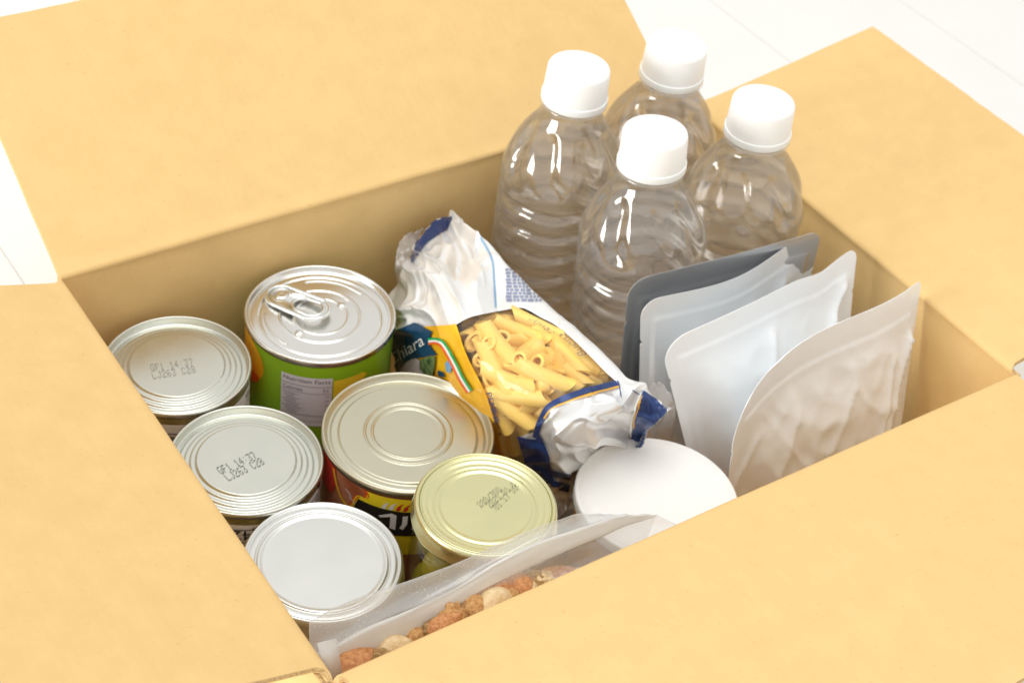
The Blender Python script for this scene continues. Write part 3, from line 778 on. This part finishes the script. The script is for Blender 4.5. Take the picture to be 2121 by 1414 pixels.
# wrinkles: sharp folds near the ends, soft ones on the window
dU = np.gradient(G, axis=0); dV = np.gradient(np.concatenate([G[:, -1:], G, G[:, :1]], 1), axis=1)[:, 1:-1]
NRM = np.cross(dU, dV); NRM /= np.linalg.norm(NRM, axis=2)[..., None] + 1e-12
cenG = G.mean((0, 1))
if (NRM * (G - G.mean(1, keepdims=True))).sum() < 0: NRM = -NRM
def folds(u, t, seed):
    w1 = noise.noise(Vector((u * .8 + seed, t * .5, seed + 3)))
    n1 = noise.noise(Vector((u * .5 + seed, t * .85 + w1 * .6, seed))); n2 = noise.noise(Vector((u * 1.5 + w1, t * 1.7 + seed, 4 + seed))); n3 = noise.noise(Vector((u * 3.2, t * 3.4, seed + 8)))
    rg = lambda n: max(0, 1 - abs(n) * 2.6) ** 1.6
    return 1.25 * rg(n1) + .38 * rg(n2) + .10 * n3 - .55
for i in range(NU):
    u = i / (NU - 1) * 7
    e = max(sm(2.2, .9, u), sm(4.6, 5.6, u)) if True else 0
    for j in range(NV):
        t = tv_[j]
        amp = .0052 * e * sm(0, .35, t) * sm(10, 9.6, t) * (.25 + .75 * sm(0, .35, u) * sm(7, 6.6, u)) + .0006
        G[i, j] += NRM[i, j] * amp * folds(u, t, 3.1)
gv = G.reshape(-1, 3)
gf = [(i * NV + j, i * NV + (j + 1) % NV, (i + 1) * NV + (j + 1) % NV, (i + 1) * NV + j) for i in range(NU - 1) for j in range(NV)]
gp = proj(gv); fcen = gp[np.array(gf)].mean(1); fj = np.array([f_[0] % NV for f_ in gf])
def inside(poly, P):
    poly = np.asarray(poly, float); x, y = P[:, 0], P[:, 1]; r = np.zeros(len(P), bool); j = len(poly) - 1
    for i in range(len(poly)):
        xi, yi = poly[i]; xj, yj = poly[j]
        r ^= ((yi > y) != (yj > y)) & (x < (xj - xi) * (y - yi) / (yj - yi + 1e-12) + xi); j = i
    return r
visible = tv_[fj] < 5.6
WIN = [(942, 672), (975, 655), (1030, 643), (1082, 636), (1120, 655), (1152, 672), (1190, 703), (1228, 740), (1255, 768), (1282, 792), (1140, 832), (1124, 860), (1112, 892), (1074, 905), (1090, 960), (1060, 1010), (1040, 950), (1028, 890), (1004, 815), (966, 738)]
PAN = [(870, 676), (942, 672), (966, 738), (1004, 815), (1028, 890), (1040, 950), (1060, 1010), (900, 1000), (790, 830), (818, 700)]
BACKP = [(1000, 480), (1024, 540), (1030, 640), (1082, 636), (1120, 655), (1152, 672), (1190, 703), (1228, 740), (1282, 792), (1300, 815), (1345, 800), (1240, 700), (1100, 560)]
isw = visible & inside(WIN, fcen); isp = visible & inside(PAN, fcen) & ~isw; isb = visible & inside(BACKP, fcen) & ~isw & ~isp; isf = ~(isw | isp | isb)
bc = (full[3].mean(0) + full[4].mean(0)) / 2; bagbase = np.array([bc[0], bc[1], ZF])
bag = thing('pasta_bag', 'crumpled white and navy bag of penne pasta with a clear window', 'bag', bagbase)
def sub(mask, name, m, solidify=True):
    ids = np.array(gf)[mask]; uq, inv = np.unique(ids, return_inverse=True)
    o = mk(name, gv[uq], inv.reshape(-1, 4), m, bag, bagbase); return o
p_foil = sub(isf, 'foil_wrap', M['bagfoil']); p_back = sub(isb, 'back_panel', M['bagpaper']); p_win = sub(isw, 'clear_window', M['window']); p_pan = sub(isp, 'amber_panel', M['panel'])
bvh = BVHTree.FromPolygons([tuple(v) for v in gv], [tuple(f_) for f_ in gf])
CV = Vector(CAM)
def hit(px, py, lift=.0004):
    d = Vector(rayd(px, py)).normalized(); h, n, i, dist = bvh.ray_cast(CV, d)
    miss = h is None
    if miss: h = Vector(un(px, py, -.03)); n = Vector((0, 0, 1))
    if n.dot(d) > 0: n = -n
    hit.miss = miss
    return np.array(h - d * lift * 1.5 + n * lift), n
def decal(name, polys, m, parent=None, maxlen=5, lift=.0004, vf=None):
    v, f_ = vf if vf else flat(polys, maxlen)
    P, ms = [], []
    for x, y in v: P.append(hit(x, y, lift)[0]); ms.append(hit.miss)
    P = np.array(P)
    # leave out faces that would bridge a fold
    keep = [q for q in f_ if not any(ms[k] for k in q) and max(np.linalg.norm(P[q[a]] - P[q[a - 1]]) for a in range(len(q))) < .012]
    if keep: return mk(name, P, keep, m, parent or bag, bagbase)
decal('window_border', ribbon(WIN[2:10], (-3.2, 3.2)), M['bagpaper'], p_back, 4)
decal('window_border', ribbon([(942, 671), (966, 738), (1004, 815), (1028, 890), (1040, 948)], (-3, 3)), M['panel'], p_pan, 4)
decal('window_border', ribbon([(942, 672), (975, 655), (1030, 643)], (-3, 3)), M['bagfoil'], p_foil, 4)
decal('navy_end', [[(938, 448), (906, 453), (880, 476), (866, 495), (856, 520), (850, 545), (858, 541), (868, 525), (884, 503), (905, 488), (926, 476)]], M['navy'], p_foil)
decal('blue_line', ribbon([(995, 492), (1012, 520), (1021, 545), (1024, 585), (1027, 636)], 3.2), M['lightblue'], p_foil)
rows = []
for k in range(13):
    y = 536 + k * 7.0; x0 = 1042 + 6 * sm(0, 4, k) + random.uniform(-1, 1) + (8 - k if k < 3 else 0); x1 = 1046 + (y - 530) * .93
    x = x0
    while x < x1 - 3:
        w = random.uniform(5, 13); rows.append([(x, y + random.uniform(-.4, .4)), (min(x + w, x1), y + .3), (min(x + w, x1), y + 4.2), (x, y + 3.9)]); x += w + random.uniform(1.5, 3.2)
decal('ingredient_print', rows, M['textblue'], p_back, 6)['kind'] = 'stuff'
def text_px(s, a, b, hgt, shear=0., thin=0.):
    v, f_ = textflat(s, 1., shear, 4, thin); v = v.copy(); w = v[:, 0].max(); a, b = np.array(a, float), np.array(b, float); d = (b - a) / w; n = np.array([d[1], -d[0]]); n = n / np.linalg.norm(n) * hgt
    return a + v[:, :1] * d + v[:, 1:2] * n, f_
decal('script_print', None, M['navy'], p_win, vf=text_px('Penne', (1152, 690), (1100, 655), 20, .5, .022))
decal('script_print', None, M['navy'], p_win, vf=text_px('Buona', (1218, 736), (1164, 688), 20, .5, .022))
decal('navy_stripe', ribbon([(1108, 905), (1122, 866), (1142, 838), (1200, 814), (1282, 793)], (-6, 6)), M['navy'], p_win)
decal('amber_stripe', ribbon([(1128, 866), (1146, 845), (1202, 824), (1281, 802)], 3.6), M['amberline'], p_win, lift=.0006)
decal('navy_line', ribbon([(1281, 790), (1283, 800), (1287, 822)], 2.2), M['navy'], p_foil)
decal('navy_line', ribbon([(1310, 808), (1325, 818)], 2.2), M['navy'], p_foil)
decal('navy_patch', [[(1072, 902), (1094, 908), (1110, 908), (1118, 898), (1128, 918), (1138, 945), (1142, 975), (1150, 1000), (1120, 1000), (1095, 972), (1084, 945)]], M['navy'], p_foil)
decal('navy_end', [[(1332, 808), (1360, 828), (1384, 851), (1368, 878), (1352, 902), (1346, 922), (1322, 926), (1306, 924), (1310, 880), (1320, 840)]], M['navy'], p_foil)
decal('silver_line', ribbon([(1327, 812), (1313, 850), (1306, 890), (1303, 925)], 3.5), M['swhite'], p_foil, lift=.0006)
decal('amber_line', ribbon([(1329, 820), (1317, 852), (1311, 886)], 2.5), M['amberline'], p_foil, lift=.0007)
decal('navy_stripe', ribbon([(1138, 978), (1160, 983), (1182, 989)], (-6, 6)), M['navy'], p_foil)
decal('navy_stripe', ribbon([(1142, 996), (1160, 1000), (1180, 1005)], (-3, 14)), M['navy'], p_foil)
ros = [(814, 694), (822, 684), (840, 676), (861, 668), (874, 674), (884, 680), (898, 687), (893, 696), (898, 703), (888, 709), (896, 720), (908, 735), (890, 737), (874, 740), (856, 742), (842, 750), (832, 764), (826, 778), (812, 776)]
decal('rosette', [ros], M['teal'], p_pan, 4, .0006)
decal('picture', [[(854 + 25 * math.cos(a), 766 + 27 * math.sin(a)) for a in np.linspace(0, 6.28, 24)[:-1]]], M['pinkprint'], p_pan, 4, .0005)
decal('picture', [[(872, 745), (890, 738), (905, 737), (903, 760), (898, 778), (884, 775), (872, 764)]], M['picgreen'], p_pan, 4, .0008)
decal('picture', [[(924, 752), (932, 744), (938, 760), (934, 772), (926, 768)]], M['lightblue'], p_pan, 4, .0006)
decal('picture', [[(908, 766), (920, 770), (924, 780), (910, 778)]], M['teal'], p_pan, 4, .0006)
rp = [(890, 707), (905, 706), (918, 712), (932, 733), (945, 757), (957, 782), (975, 810)]
for nm, w, k in (('green_band', (-7, -2.2), 'sgreen'), ('white_band', (-2.2, 2), 'swhite'), ('red_band', (2, 7), 'sred')): decal(nm, ribbon(rp, w), M[k], p_pan, 5, .0008)
decal('brand_name', None, M['swhite'], p_pan, lift=.0010, vf=text_px('Chiara', (813, 758), (884, 712), 34, .28))
decal('side_lettering', None, M['navy'], p_pan, lift=.0008, vf=text_px('PENNE', (1009, 812), (1027, 876), 16, 0))
# clear crimped fringes beyond both end seals
def fringe(inner, outer):
    A = np.array([un(*q) for q in inner]); Bq = np.array([un(*q) for q in outer]); vs = []; n = 40
    for i in range(n):
        t = i / (n - 1) * (len(A) - 1.0001); a = cr(A, t, False); b = cr(Bq, t, False)
        for k in range(8):
            s = k / 7; vs.append(a * (1 - s) + b * s + np.array([0, 0, .0018 * s * nz(i * .35, k * .5, 2.) + .0007 * ((i % 2) - .5) * s]))
    o = mk('crimped_end', vs, gridfaces(n, 8), M['fringe'], bag, bagbase); solid(o, .0003, 0)
fringe([(880, 470, -.028), (862, 500, -.030), (850, 530, -.034), (838, 562, -.040), (830, 600, -.055)], [(868, 478, -.025), (836, 492, -.027), (822, 520, -.032), (818, 560, -.040), (824, 600, -.055)])
fringe([(1338, 812, -.017), (1362, 832, -.018), (1382, 852, -.022), (1366, 882, -.045), (1345, 920, -.080)], [(1352, 788, -.010), (1378, 802, -.012), (1398, 842, -.020), (1396, 880, -.048), (1390, 925, -.085)])
fringe([(1158, 1002, -.080), (1172, 1030, -.086), (1170, 1062, -.094)], [(1190, 990, -.078), (1196, 1020, -.086), (1192, 1066, -.096)])

# penne
def penne_mesh(sl=.0042):
    Ro, Ri, Lh, n = .0045, .0028, .0165, 22; vs, fs = [], []
    for s_, rr in ((0, Ro), (1, Ri)):
        for e in np.linspace(-1, 1, 7):
            for k in range(n):
                a = 2 * math.pi * k / n; r = rr * (1 + (.018 * (k % 2) if s_ == 0 else 0)); x = e * Lh + sl * math.cos(a)
                vs.append((x, r * math.cos(a), r * math.sin(a) + .0010 * (1 - e * e)))
    def ring(s_, i, k): return s_ * 7 * n + i * n + k % n
    for i in range(6):
        for k in range(n):
            fs.append((ring(0, i, k), ring(0, i, k + 1), ring(0, i + 1, k + 1), ring(0, i + 1, k))); fs.append((ring(1, i, k + 1), ring(1, i, k), ring(1, i + 1, k), ring(1, i + 1, k + 1)))
    for i in (0, 6):
        for k in range(n): fs.append((ring(0, i, k), ring(0, i, k + 1), ring(1, i, k + 1), ring(1, i, k)) if i else (ring(0, i, k + 1), ring(0, i, k), ring(1, i, k), ring(1, i, k + 1)))
    return vs, fs
PEN = []
pv, pf = penne_mesh(); penne0 = None; short = None
def put_penne(px, py, ang, depth, mode='lie', roll=0., sc=1.):
    sc *= .84
    global penne0, short
    if mode == 'lie':
        def ok(x, y, h): return all(inside(WIN, np.array([[x + s_ * h * math.cos(ang), y + s_ * h * math.sin(ang)]]))[0] for s_ in (-1, 1))
        best = None
        for hh_ in (66, 58, 50, 42):
            for sh in (0, 12, -12, 24, -24, 36, -36, 48, -48):
                if ok(px + sh * math.cos(ang), py + sh * math.sin(ang), hh_): best = (sh, hh_); break
            if best: break
        if best: px, py = px + best[0] * math.cos(ang), py + best[0] * math.sin(ang); sc *= min(1, best[1] / 60)
        else: sc *= .65
    P, n = hit(px, py, 0); n = np.array(n); view = P - CAM; view /= np.linalg.norm(view)
    if mode == 'end':
        ax_ = view * .9 + .35 * (hit(px + 8 * math.cos(ang), py + 8 * math.sin(ang), 0)[0] - P) / .002
        ax_ /= np.linalg.norm(ax_); ctr = P - n * .0012 + ax_ * .0165 * sc + view * depth
    else:
        Q = hit(px + 12 * math.cos(ang), py + 12 * math.sin(ang), 0)[0]; ax_ = Q - P; ax_ /= np.linalg.norm(ax_); ctr = P + view * (.0056 + depth) / max(.42, -float(n.dot(view)))
    for _ in range(14):
        bad = 0
        for s_ in ((-1, -.5, 0, .5, 1) if mode == 'lie' else (-1,)):
            e_ = ctr + ax_ * .0165 * sc * s_; de = Vector(e_ - CAM); h_ = bvh.ray_cast(CV, de.normalized())
            if h_[0] is not None and de.length < h_[3] + (.0038 if mode == 'lie' else .0012): bad = 1
        if not bad: break
        ctr = ctr + view * .0007
    x = Vector(ax_); zr = Vector(-view) - x * Vector(-view).dot(x); zr.normalize(); y = zr.cross(x)
    R_ = Matrix((x, y, zr)).transposed() @ Matrix.Rotation(roll, 3, 'X')
    if mode == 'end':
        if short is None: short = mk('penne', *penne_mesh(.0012), M['pasta'], angle=50); o = short
        else: o = short.copy(); COL.objects.link(o)
    elif penne0 is None: penne0 = mk('penne', pv, pf, M['pasta'], angle=50); o = penne0
    else: o = penne0.copy(); COL.objects.link(o)
    o.rotation_mode = 'QUATERNION'; o.rotation_quaternion = R_.to_quaternion(); o.location = ctr; o.scale = (sc, sc, sc); PEN.append([o, np.array(ctr), np.array(ax_), sc, mode])
    lb = 'penne tube seen end on as an open ring in the bag window' if mode == 'end' else 'penne tube lying deep under the top layer in the bag window' if depth > .009 else 'penne tube lying lengthwise against the clear window of the pasta bag'
    return tag(o, lb, 'pasta', 'penne in the pasta bag')
LIE = [(1060, 700, 20, .002, 1), (1092, 706, 34, .003, 2), (1012, 800, 40, .002, 1), (1040, 812, 74, .001, 2), (1118, 786, 24, .002, 1), (1180, 770, 40, .002, 0), (1112, 850, -70, .001, 1), (1064, 880, 84, .003, 2), (1150, 752, 26, .003, 2), (1100, 674, 26, .000, 3.0), (1138, 738, 30, .001, .2), (1034, 724, -26, .001, 3.2), (998, 690, -38, .004, 1), (1000, 748, -8, .004, 3), (1024, 662, 8, .005, .5),
       (1086, 790, -22, .000, 3.1), (1150, 780, 14, .003, 0), (1208, 776, 28, .001, 2), (1010, 782, -35, .003, 1), (1018, 826, 48, .003, 2), (1104, 822, 6, .002, 3.1),
       (1160, 812, -14, .002, .5), (1050, 868, 82, .000, 1), (1092, 872, -62, .000, 3.1), (1128, 846, -50, .005, 2), (1036, 900, 78, .005, 0), (1080, 905, -75, .005, 3),
       (1182, 724, 40, .003, 1), (1238, 784, 22, .004, 3), (1222, 752, 42, .004, 2), (1130, 700, 35, .008, 1), (1056, 935, 80, .003, 2),
       (1092, 648, 14, .006, 2), (1000, 668, -30, .008, 3), (1070, 835, -30, .006, 2), (1140, 668, 34, .005, 2), (1196, 716, 44, .006, 0), (1256, 778, 38, .006, 1),
       (1170, 700, 38, .010, 0), (1235, 760, 44, .011, 1), (1066, 950, 84, .007, 2), (1044, 960, 80, .010, 1), (1062, 650, -10, .007, 1), (1030, 770, 62, .001, 1), (1068, 800, 20, .001, 2), (1060, 770, -40, .003, 2), (1020, 738, 50, .004, 1), (1178, 790, 48, .002, 0), (1130, 800, 70, .004, 2), (1150, 690, 40, .011, 0)]
for px, py, a, dp, ro in LIE: put_penne(px, py, rad(a), dp, 'lie', ro)
for px, py, a, dp in [(1010, 706, 60, .0015), (1043, 691, 110, .002), (1074, 741, -30, .0005), (1113, 745, 20, .001), (992, 744, 30, .004), (1042, 662, 30, .005)]:
    put_penne(px, py, rad(a), dp, 'end', random.random() * 6, .95)
k = 0
while k < 60:                                            # a second, deeper layer
    px, py = random.uniform(940, 1280), random.uniform(640, 960)
    if inside(WIN, np.array([[px, py]]))[0] and inside(WIN, np.array([[px - 26, py + 8]]))[0]:
        put_penne(px, py, random.uniform(0, 3.14), random.uniform(.010, .017), 'lie', random.random() * 6, .9); k += 1

# let the tubes settle so that they touch instead of running through one another, all of them under the film
ctrs = np.array([p[1] for p in PEN]); axs = np.array([p[2] for p in PEN]); scs = np.array([p[3] for p in PEN]); nP = len(PEN)
sv = np.linspace(-1, 1, 7) * .0150; own = np.repeat(np.arange(nP), 7); wgt = np.array([1.0 if i < 43 else 1.0 for i in range(nP)])
vdir = ctrs - CAM; vdir /= np.linalg.norm(vdir, axis=1)[:, None]
wpx = np.array(WIN).mean(0); BIG = wpx + (np.array(WIN) - wpx) * .97; wc = hit(*wpx)[0] + vdir[0] * .010; bad_pen = [False] * nP
fixed = np.array([p[4] == 'end' for p in PEN])
for it in range(60):
    pts_ = (ctrs[:, None] + axs[:, None] * (sv[None, :, None] * scs[:, None, None])).reshape(-1, 3)
    dv = pts_[:, None] - pts_[None]; dd = np.sqrt((dv ** 2).sum(2)) + 1e-9; need = .0077 - dd; need[own[:, None] == own[None]] = 0; need = np.clip(need, 0, None)
    # later (deeper) tubes give way more, and mostly away from the film
    push = (dv / dd[..., None] * need[..., None]).reshape(nP, 7, nP * 7, 3); k_ = need.reshape(nP, 7, -1)
    mv = push.sum((1, 2)) / np.maximum(1, (k_ > 0).sum((1, 2)))[:, None]
    deeper = (mv * vdir).sum(1)
    mv = mv * .30 + vdir * np.clip(deeper, 0, None)[:, None] * .5
    mv[fixed] = 0; ctrs = ctrs + mv
    if it % 4 == 3 or it > 52:
        for i in range(nP):
            bad_pen[i] = False
            if fixed[i]: continue
            for s_ in (-1, -.5, 0, .5, 1):
                e_ = ctrs[i] + axs[i] * .0195 * scs[i] * s_; q_ = proj(e_)[None]
                if not inside(BIG, q_)[0]: ctrs[i] += (wc - e_) * .05; bad_pen[i] = True; continue
                d_ = Vector(e_ - CAM); dn_ = d_.normalized(); h_ = bvh.ray_cast(CV, dn_)
                if h_[0] is None: bad_pen[i] = True; continue
                if d_.length < h_[3] + .0040: ctrs[i] += vdir[i] * (h_[3] + .0042 - d_.length); bad_pen[i] = bad_pen[i] or d_.length < h_[3] + .0030
                h2 = bvh.ray_cast(h_[0] + dn_ * .002, dn_)
                if h2[0] is not None and d_.length > h_[3] + .002 + h2[3] - .005: ctrs[i] -= vdir[i] * .003; bad_pen[i] = True
for p, c_, b_ in zip(PEN, ctrs, bad_pen):
    p[0].location = c_
    if b_: bpy.data.objects.remove(p[0])
print('penne removed', sum(bad_pen), 'of', nP)

# ------------------------------------------------------------------ bag of nuts
nb = un(1000, 1300, -.02); nbase = np.array([.10, .013, ZF]); nuts_bag = thing('nut_bag', 'clear zip bag of mixed nuts leaning behind the front flap', 'bag', nbase)
def band(name, rows, m, nn=60, wob=0., seed=0, thick=.0004):
    R_ = [np.array([unY(*q) for q in r]) for r in rows]; vs = []; nr = 8
    for i in range(nn):
        t = i / (nn - 1)
        cols = np.array([cr(r, t * (len(r) - 1.0001), False) for r in R_])
        for j in range(nr):
            s = j / (nr - 1) * (len(cols) - 1.0001); p = cr(cols, s, False)
            vs.append(p + np.array([0, wob * nz(t * 9 + seed, j * .5), wob * .6 * nz(t * 7, j * .4 + 5 + seed)]))
    o = mk(name, vs, gridfaces(nn, nr), m, nuts_bag, nbase); solid(o, thick, 0); return o
top = [(640, 1283, .0225), (668, 1271, .0235), (735, 1240, .0235), (830, 1209, .0235), (950, 1163, .0225), (1060, 1115, .0215), (1150, 1078, .021), (1185, 1067, .021), (1205, 1064, .021), (1225, 1064, .0205), (1245, 1064, .020)]
zu = [(640, 1362, .0175), (690, 1338, .0175), (768, 1296, .0175), (850, 1262, .0175), (945, 1218, .0172), (1030, 1165, .017), (1120, 1122, .0168), (1190, 1098, .0165), (1235, 1081, .0165), (1268, 1071, .0165), (1300, 1066, .0160)]
zl_ = [(690, 1395, .0150), (735, 1372, .0150), (795, 1344, .0150), (860, 1308, .0150), (985, 1228, .0150), (1080, 1182, .0150), (1160, 1145, .015), (1240, 1112, .015), (1300, 1086, .015), (1360, 1066, .0145)]
dn = [(710, 1440, .0045), (760, 1415, .0045), (830, 1385, .0045), (900, 1350, .0045), (1020, 1290, .0045), (1110, 1245, .0045), (1190, 1205, .0045), (1260, 1170, .0045), (1340, 1135, .0045), (1430, 1100, .0045)]
mid = [tuple(np.add(a, b) / 2) for a, b in zip(top, zu)]
mid = [(x, y, d + .0012) for x, y, d in mid]
band('header', [top, mid, zu], M['zipfrost'], 80, .0010, 1)
band('zip_strip', [zu, zl_], M['zipwhite'], 80, .0006, 2, .0010)
mid2 = [((a[0] + b[0]) / 2, (a[1] + b[1]) / 2, .0105) for a, b in zip(zl_, dn)]
band('front_film', [zl_, mid2, dn], M['bagclear'], 80, .0008, 3)
# hidden lower part of the front film, and the back film down to the box floor
pts = [unY(*q) for q in dn]
mk('lower_film', [p for p in pts] + [(p[0], .006, ZF + .001) for p in pts], [(i, i + 1, len(pts) + i + 1, len(pts) + i) for i in range(len(pts) - 1)], M['bagclear'], nuts_bag, nbase)
pts = [unY(q[0], q[1], .0155) for q in zl_]
mk('back_film', [p for p in pts] + [(p[0], .0215, -.06) for p in pts] + [(p[0], .018, ZF + .001) for p in pts], [(r * 10 + i, r * 10 + i + 1, (r + 1) * 10 + i + 1, (r + 1) * 10 + i) for r in range(2) for i in range(9)], M['bagclear'], nuts_bag, nbase)
tabp = [unY(657, 1331, .011), unY(696, 1321, .011), unY(710, 1408, .007), unY(684, 1425, .007)]
o = mk('side_seal', tabp, [(0, 1, 2, 3)], M['sealstrip'], nuts_bag, nbase); solid(o, .0006)

def nut_mesh(kind, seed):
    bm = bmesh.new(); bmesh.ops.create_icosphere(bm, subdivisions=4 if kind == 'walnut' else 3, radius=1)
    for v in bm.verts:
        c_ = v.co.copy()
        if kind == 'almond': v.co = Vector((c_.x * 1.7 * (1 - .0 * c_.x), c_.y * (1 - .35 * c_.x) * .95, c_.z * .62 * (1 - .25 * c_.x)))
        elif kind == 'cashew':
            v.co = Vector((c_.x * 1.35, c_.y * .72 + .45 * (1 - c_.x ** 2) - .2, c_.z * .7))
        elif kind == 'walnut':
            n = noise.noise(c_ * 2.1 + Vector((seed, 0, 0))); n2 = noise.noise(c_ * 5 + Vector((0, seed, 0))); v.co = c_ * (1 + .38 * n - .20 * abs(n2))
            v.co.x *= 1.2
        else: v.co = c_ * (1 + .05 * noise.noise(c_ * 2 + Vector((seed, 0, 0)))); v.co.z *= 1.08
    return bm
NUTS = [  # kind, px, py, y, size, angle in the picture, material, label
    ('almond', 748, 1376, .0115, .0078, -20, 'almond', 'long brown almond in the nut bag at the corner by the left flap'),
    ('cashew', 815, 1347, .0115, .0068, -30, 'cashew', 'pale blanched cashew in the nut bag next to the long almond'),
    ('almond', 870, 1328, .0130, .0056, 40, 'hazel', 'small tan nut half hidden behind the flap edge next to the pale cashew'),
    ('walnut', 905, 1304, .0115, .0056, 10, 'walnut', 'lumpy walnut piece low against the front flap in the nut bag'),
    ('walnut', 938, 1278, .0125, .0062, 60, 'hazel', 'tan lumpy nut piece in the middle of the nut bag'),
    ('walnut', 962, 1268, .0135, .0056, 0, 'walnut', 'walnut piece beside the round brown nut in the nut bag'),
    ('hazelnut', 982, 1258, .0125, .0062, 0, 'hazel', 'round brown nut beside the cream almond half in the nut bag'),
    ('cashew', 1028, 1252, .0095, .0082, -20, 'cashew', 'large cream almond half in the nut bag at the flap edge'),
    ('almond', 1036, 1222, .0145, .0070, -25, 'almond', 'dark red brown almond behind the cream almond half'),
    ('hazelnut', 1078, 1222, .0125, .0074, 30, 'almond', 'brown hazelnut with a bare cream patch in the nut bag'),
    ('hazelnut', 1108, 1207, .0130, .0060, 0, 'walnut', 'round pale nut just after the patched hazelnut'),
    ('almond', 1152, 1200, .0125, .0068, -25, 'almond', 'reddish almond at the end of the nut row by the white tub'),
    ('walnut', 790, 1366, .0090, .0046, 10, 'walnut', 'small walnut crumb between the long almond and the pale cashew'),
    ('hazelnut', 856, 1316, .0150, .0048, 0, 'cashew', 'pale round nut tucked behind the small tan nut'),
    ('almond', 922, 1292, .0095, .0050, -35, 'almond', 'small almond leaning on the walnut piece at the flap edge'),
    ('walnut', 1000, 1240, .0150, .0048, 20, 'walnut', 'walnut crumb behind the round brown nut'),
    ('cashew', 1060, 1238, .0095, .0046, 15, 'hazel', 'small roasted nut half between the cream almond half and the patched hazelnut'),
    ('walnut', 1128, 1206, .0110, .0048, 40, 'cashew', 'pale nut crumb in front of the reddish end almond'),
]
for i, (kind, px, py, y, sz, an, mm, lb) in enumerate(NUTS):
    p = unY(px, py, y); o = from_bm({'almond': 'almond', 'cashew': 'cashew', 'walnut': 'walnut', 'hazelnut': 'hazelnut'}[kind], nut_mesh(kind, i * 3.1), M[mm])
    q = unY(px + 10 * math.cos(rad(an)), py + 10 * math.sin(rad(an)), y); x = Vector(q - p).normalized(); z = Vector(CAM - p); z -= x * z.dot(x); z.normalize(); yv = z.cross(x)
    o.rotation_mode = 'QUATERNION'; o.rotation_quaternion = Matrix((x, yv, z)).transposed().to_quaternion(); o.location = p; o.scale = (sz * .92,) * 3
    tag(o, lb, 'nut', 'mixed nuts in the clear bag')
    if i == 9:
        pm = nut_mesh('hazelnut', i * 3.1); bmesh.ops.delete(pm, geom=[v for v in pm.verts if v.co.z < .45 + .25 * nz(v.co.x * 3, v.co.y * 3) or v.co.x < -.45], context='VERTS')
        for v in pm.verts: v.co *= 1.03
        from_bm('bare_patch', pm, M['cashew'], o)
# a few more nuts lower in the bag
for k in range(9):
    src = bpy.data.objects['almond']; o = src.copy(); COL.objects.link(o); o.location = (.035 + k * .017, .0115, -.050 - .012 * (k % 3)); o.rotation_quaternion = Matrix.Rotation(k * .9, 3, 'Y').to_quaternion()
    o.scale = (.0062,) * 3; tag(o, 'almond buried low in the nut bag', 'nut', 'almonds low in the nut bag')
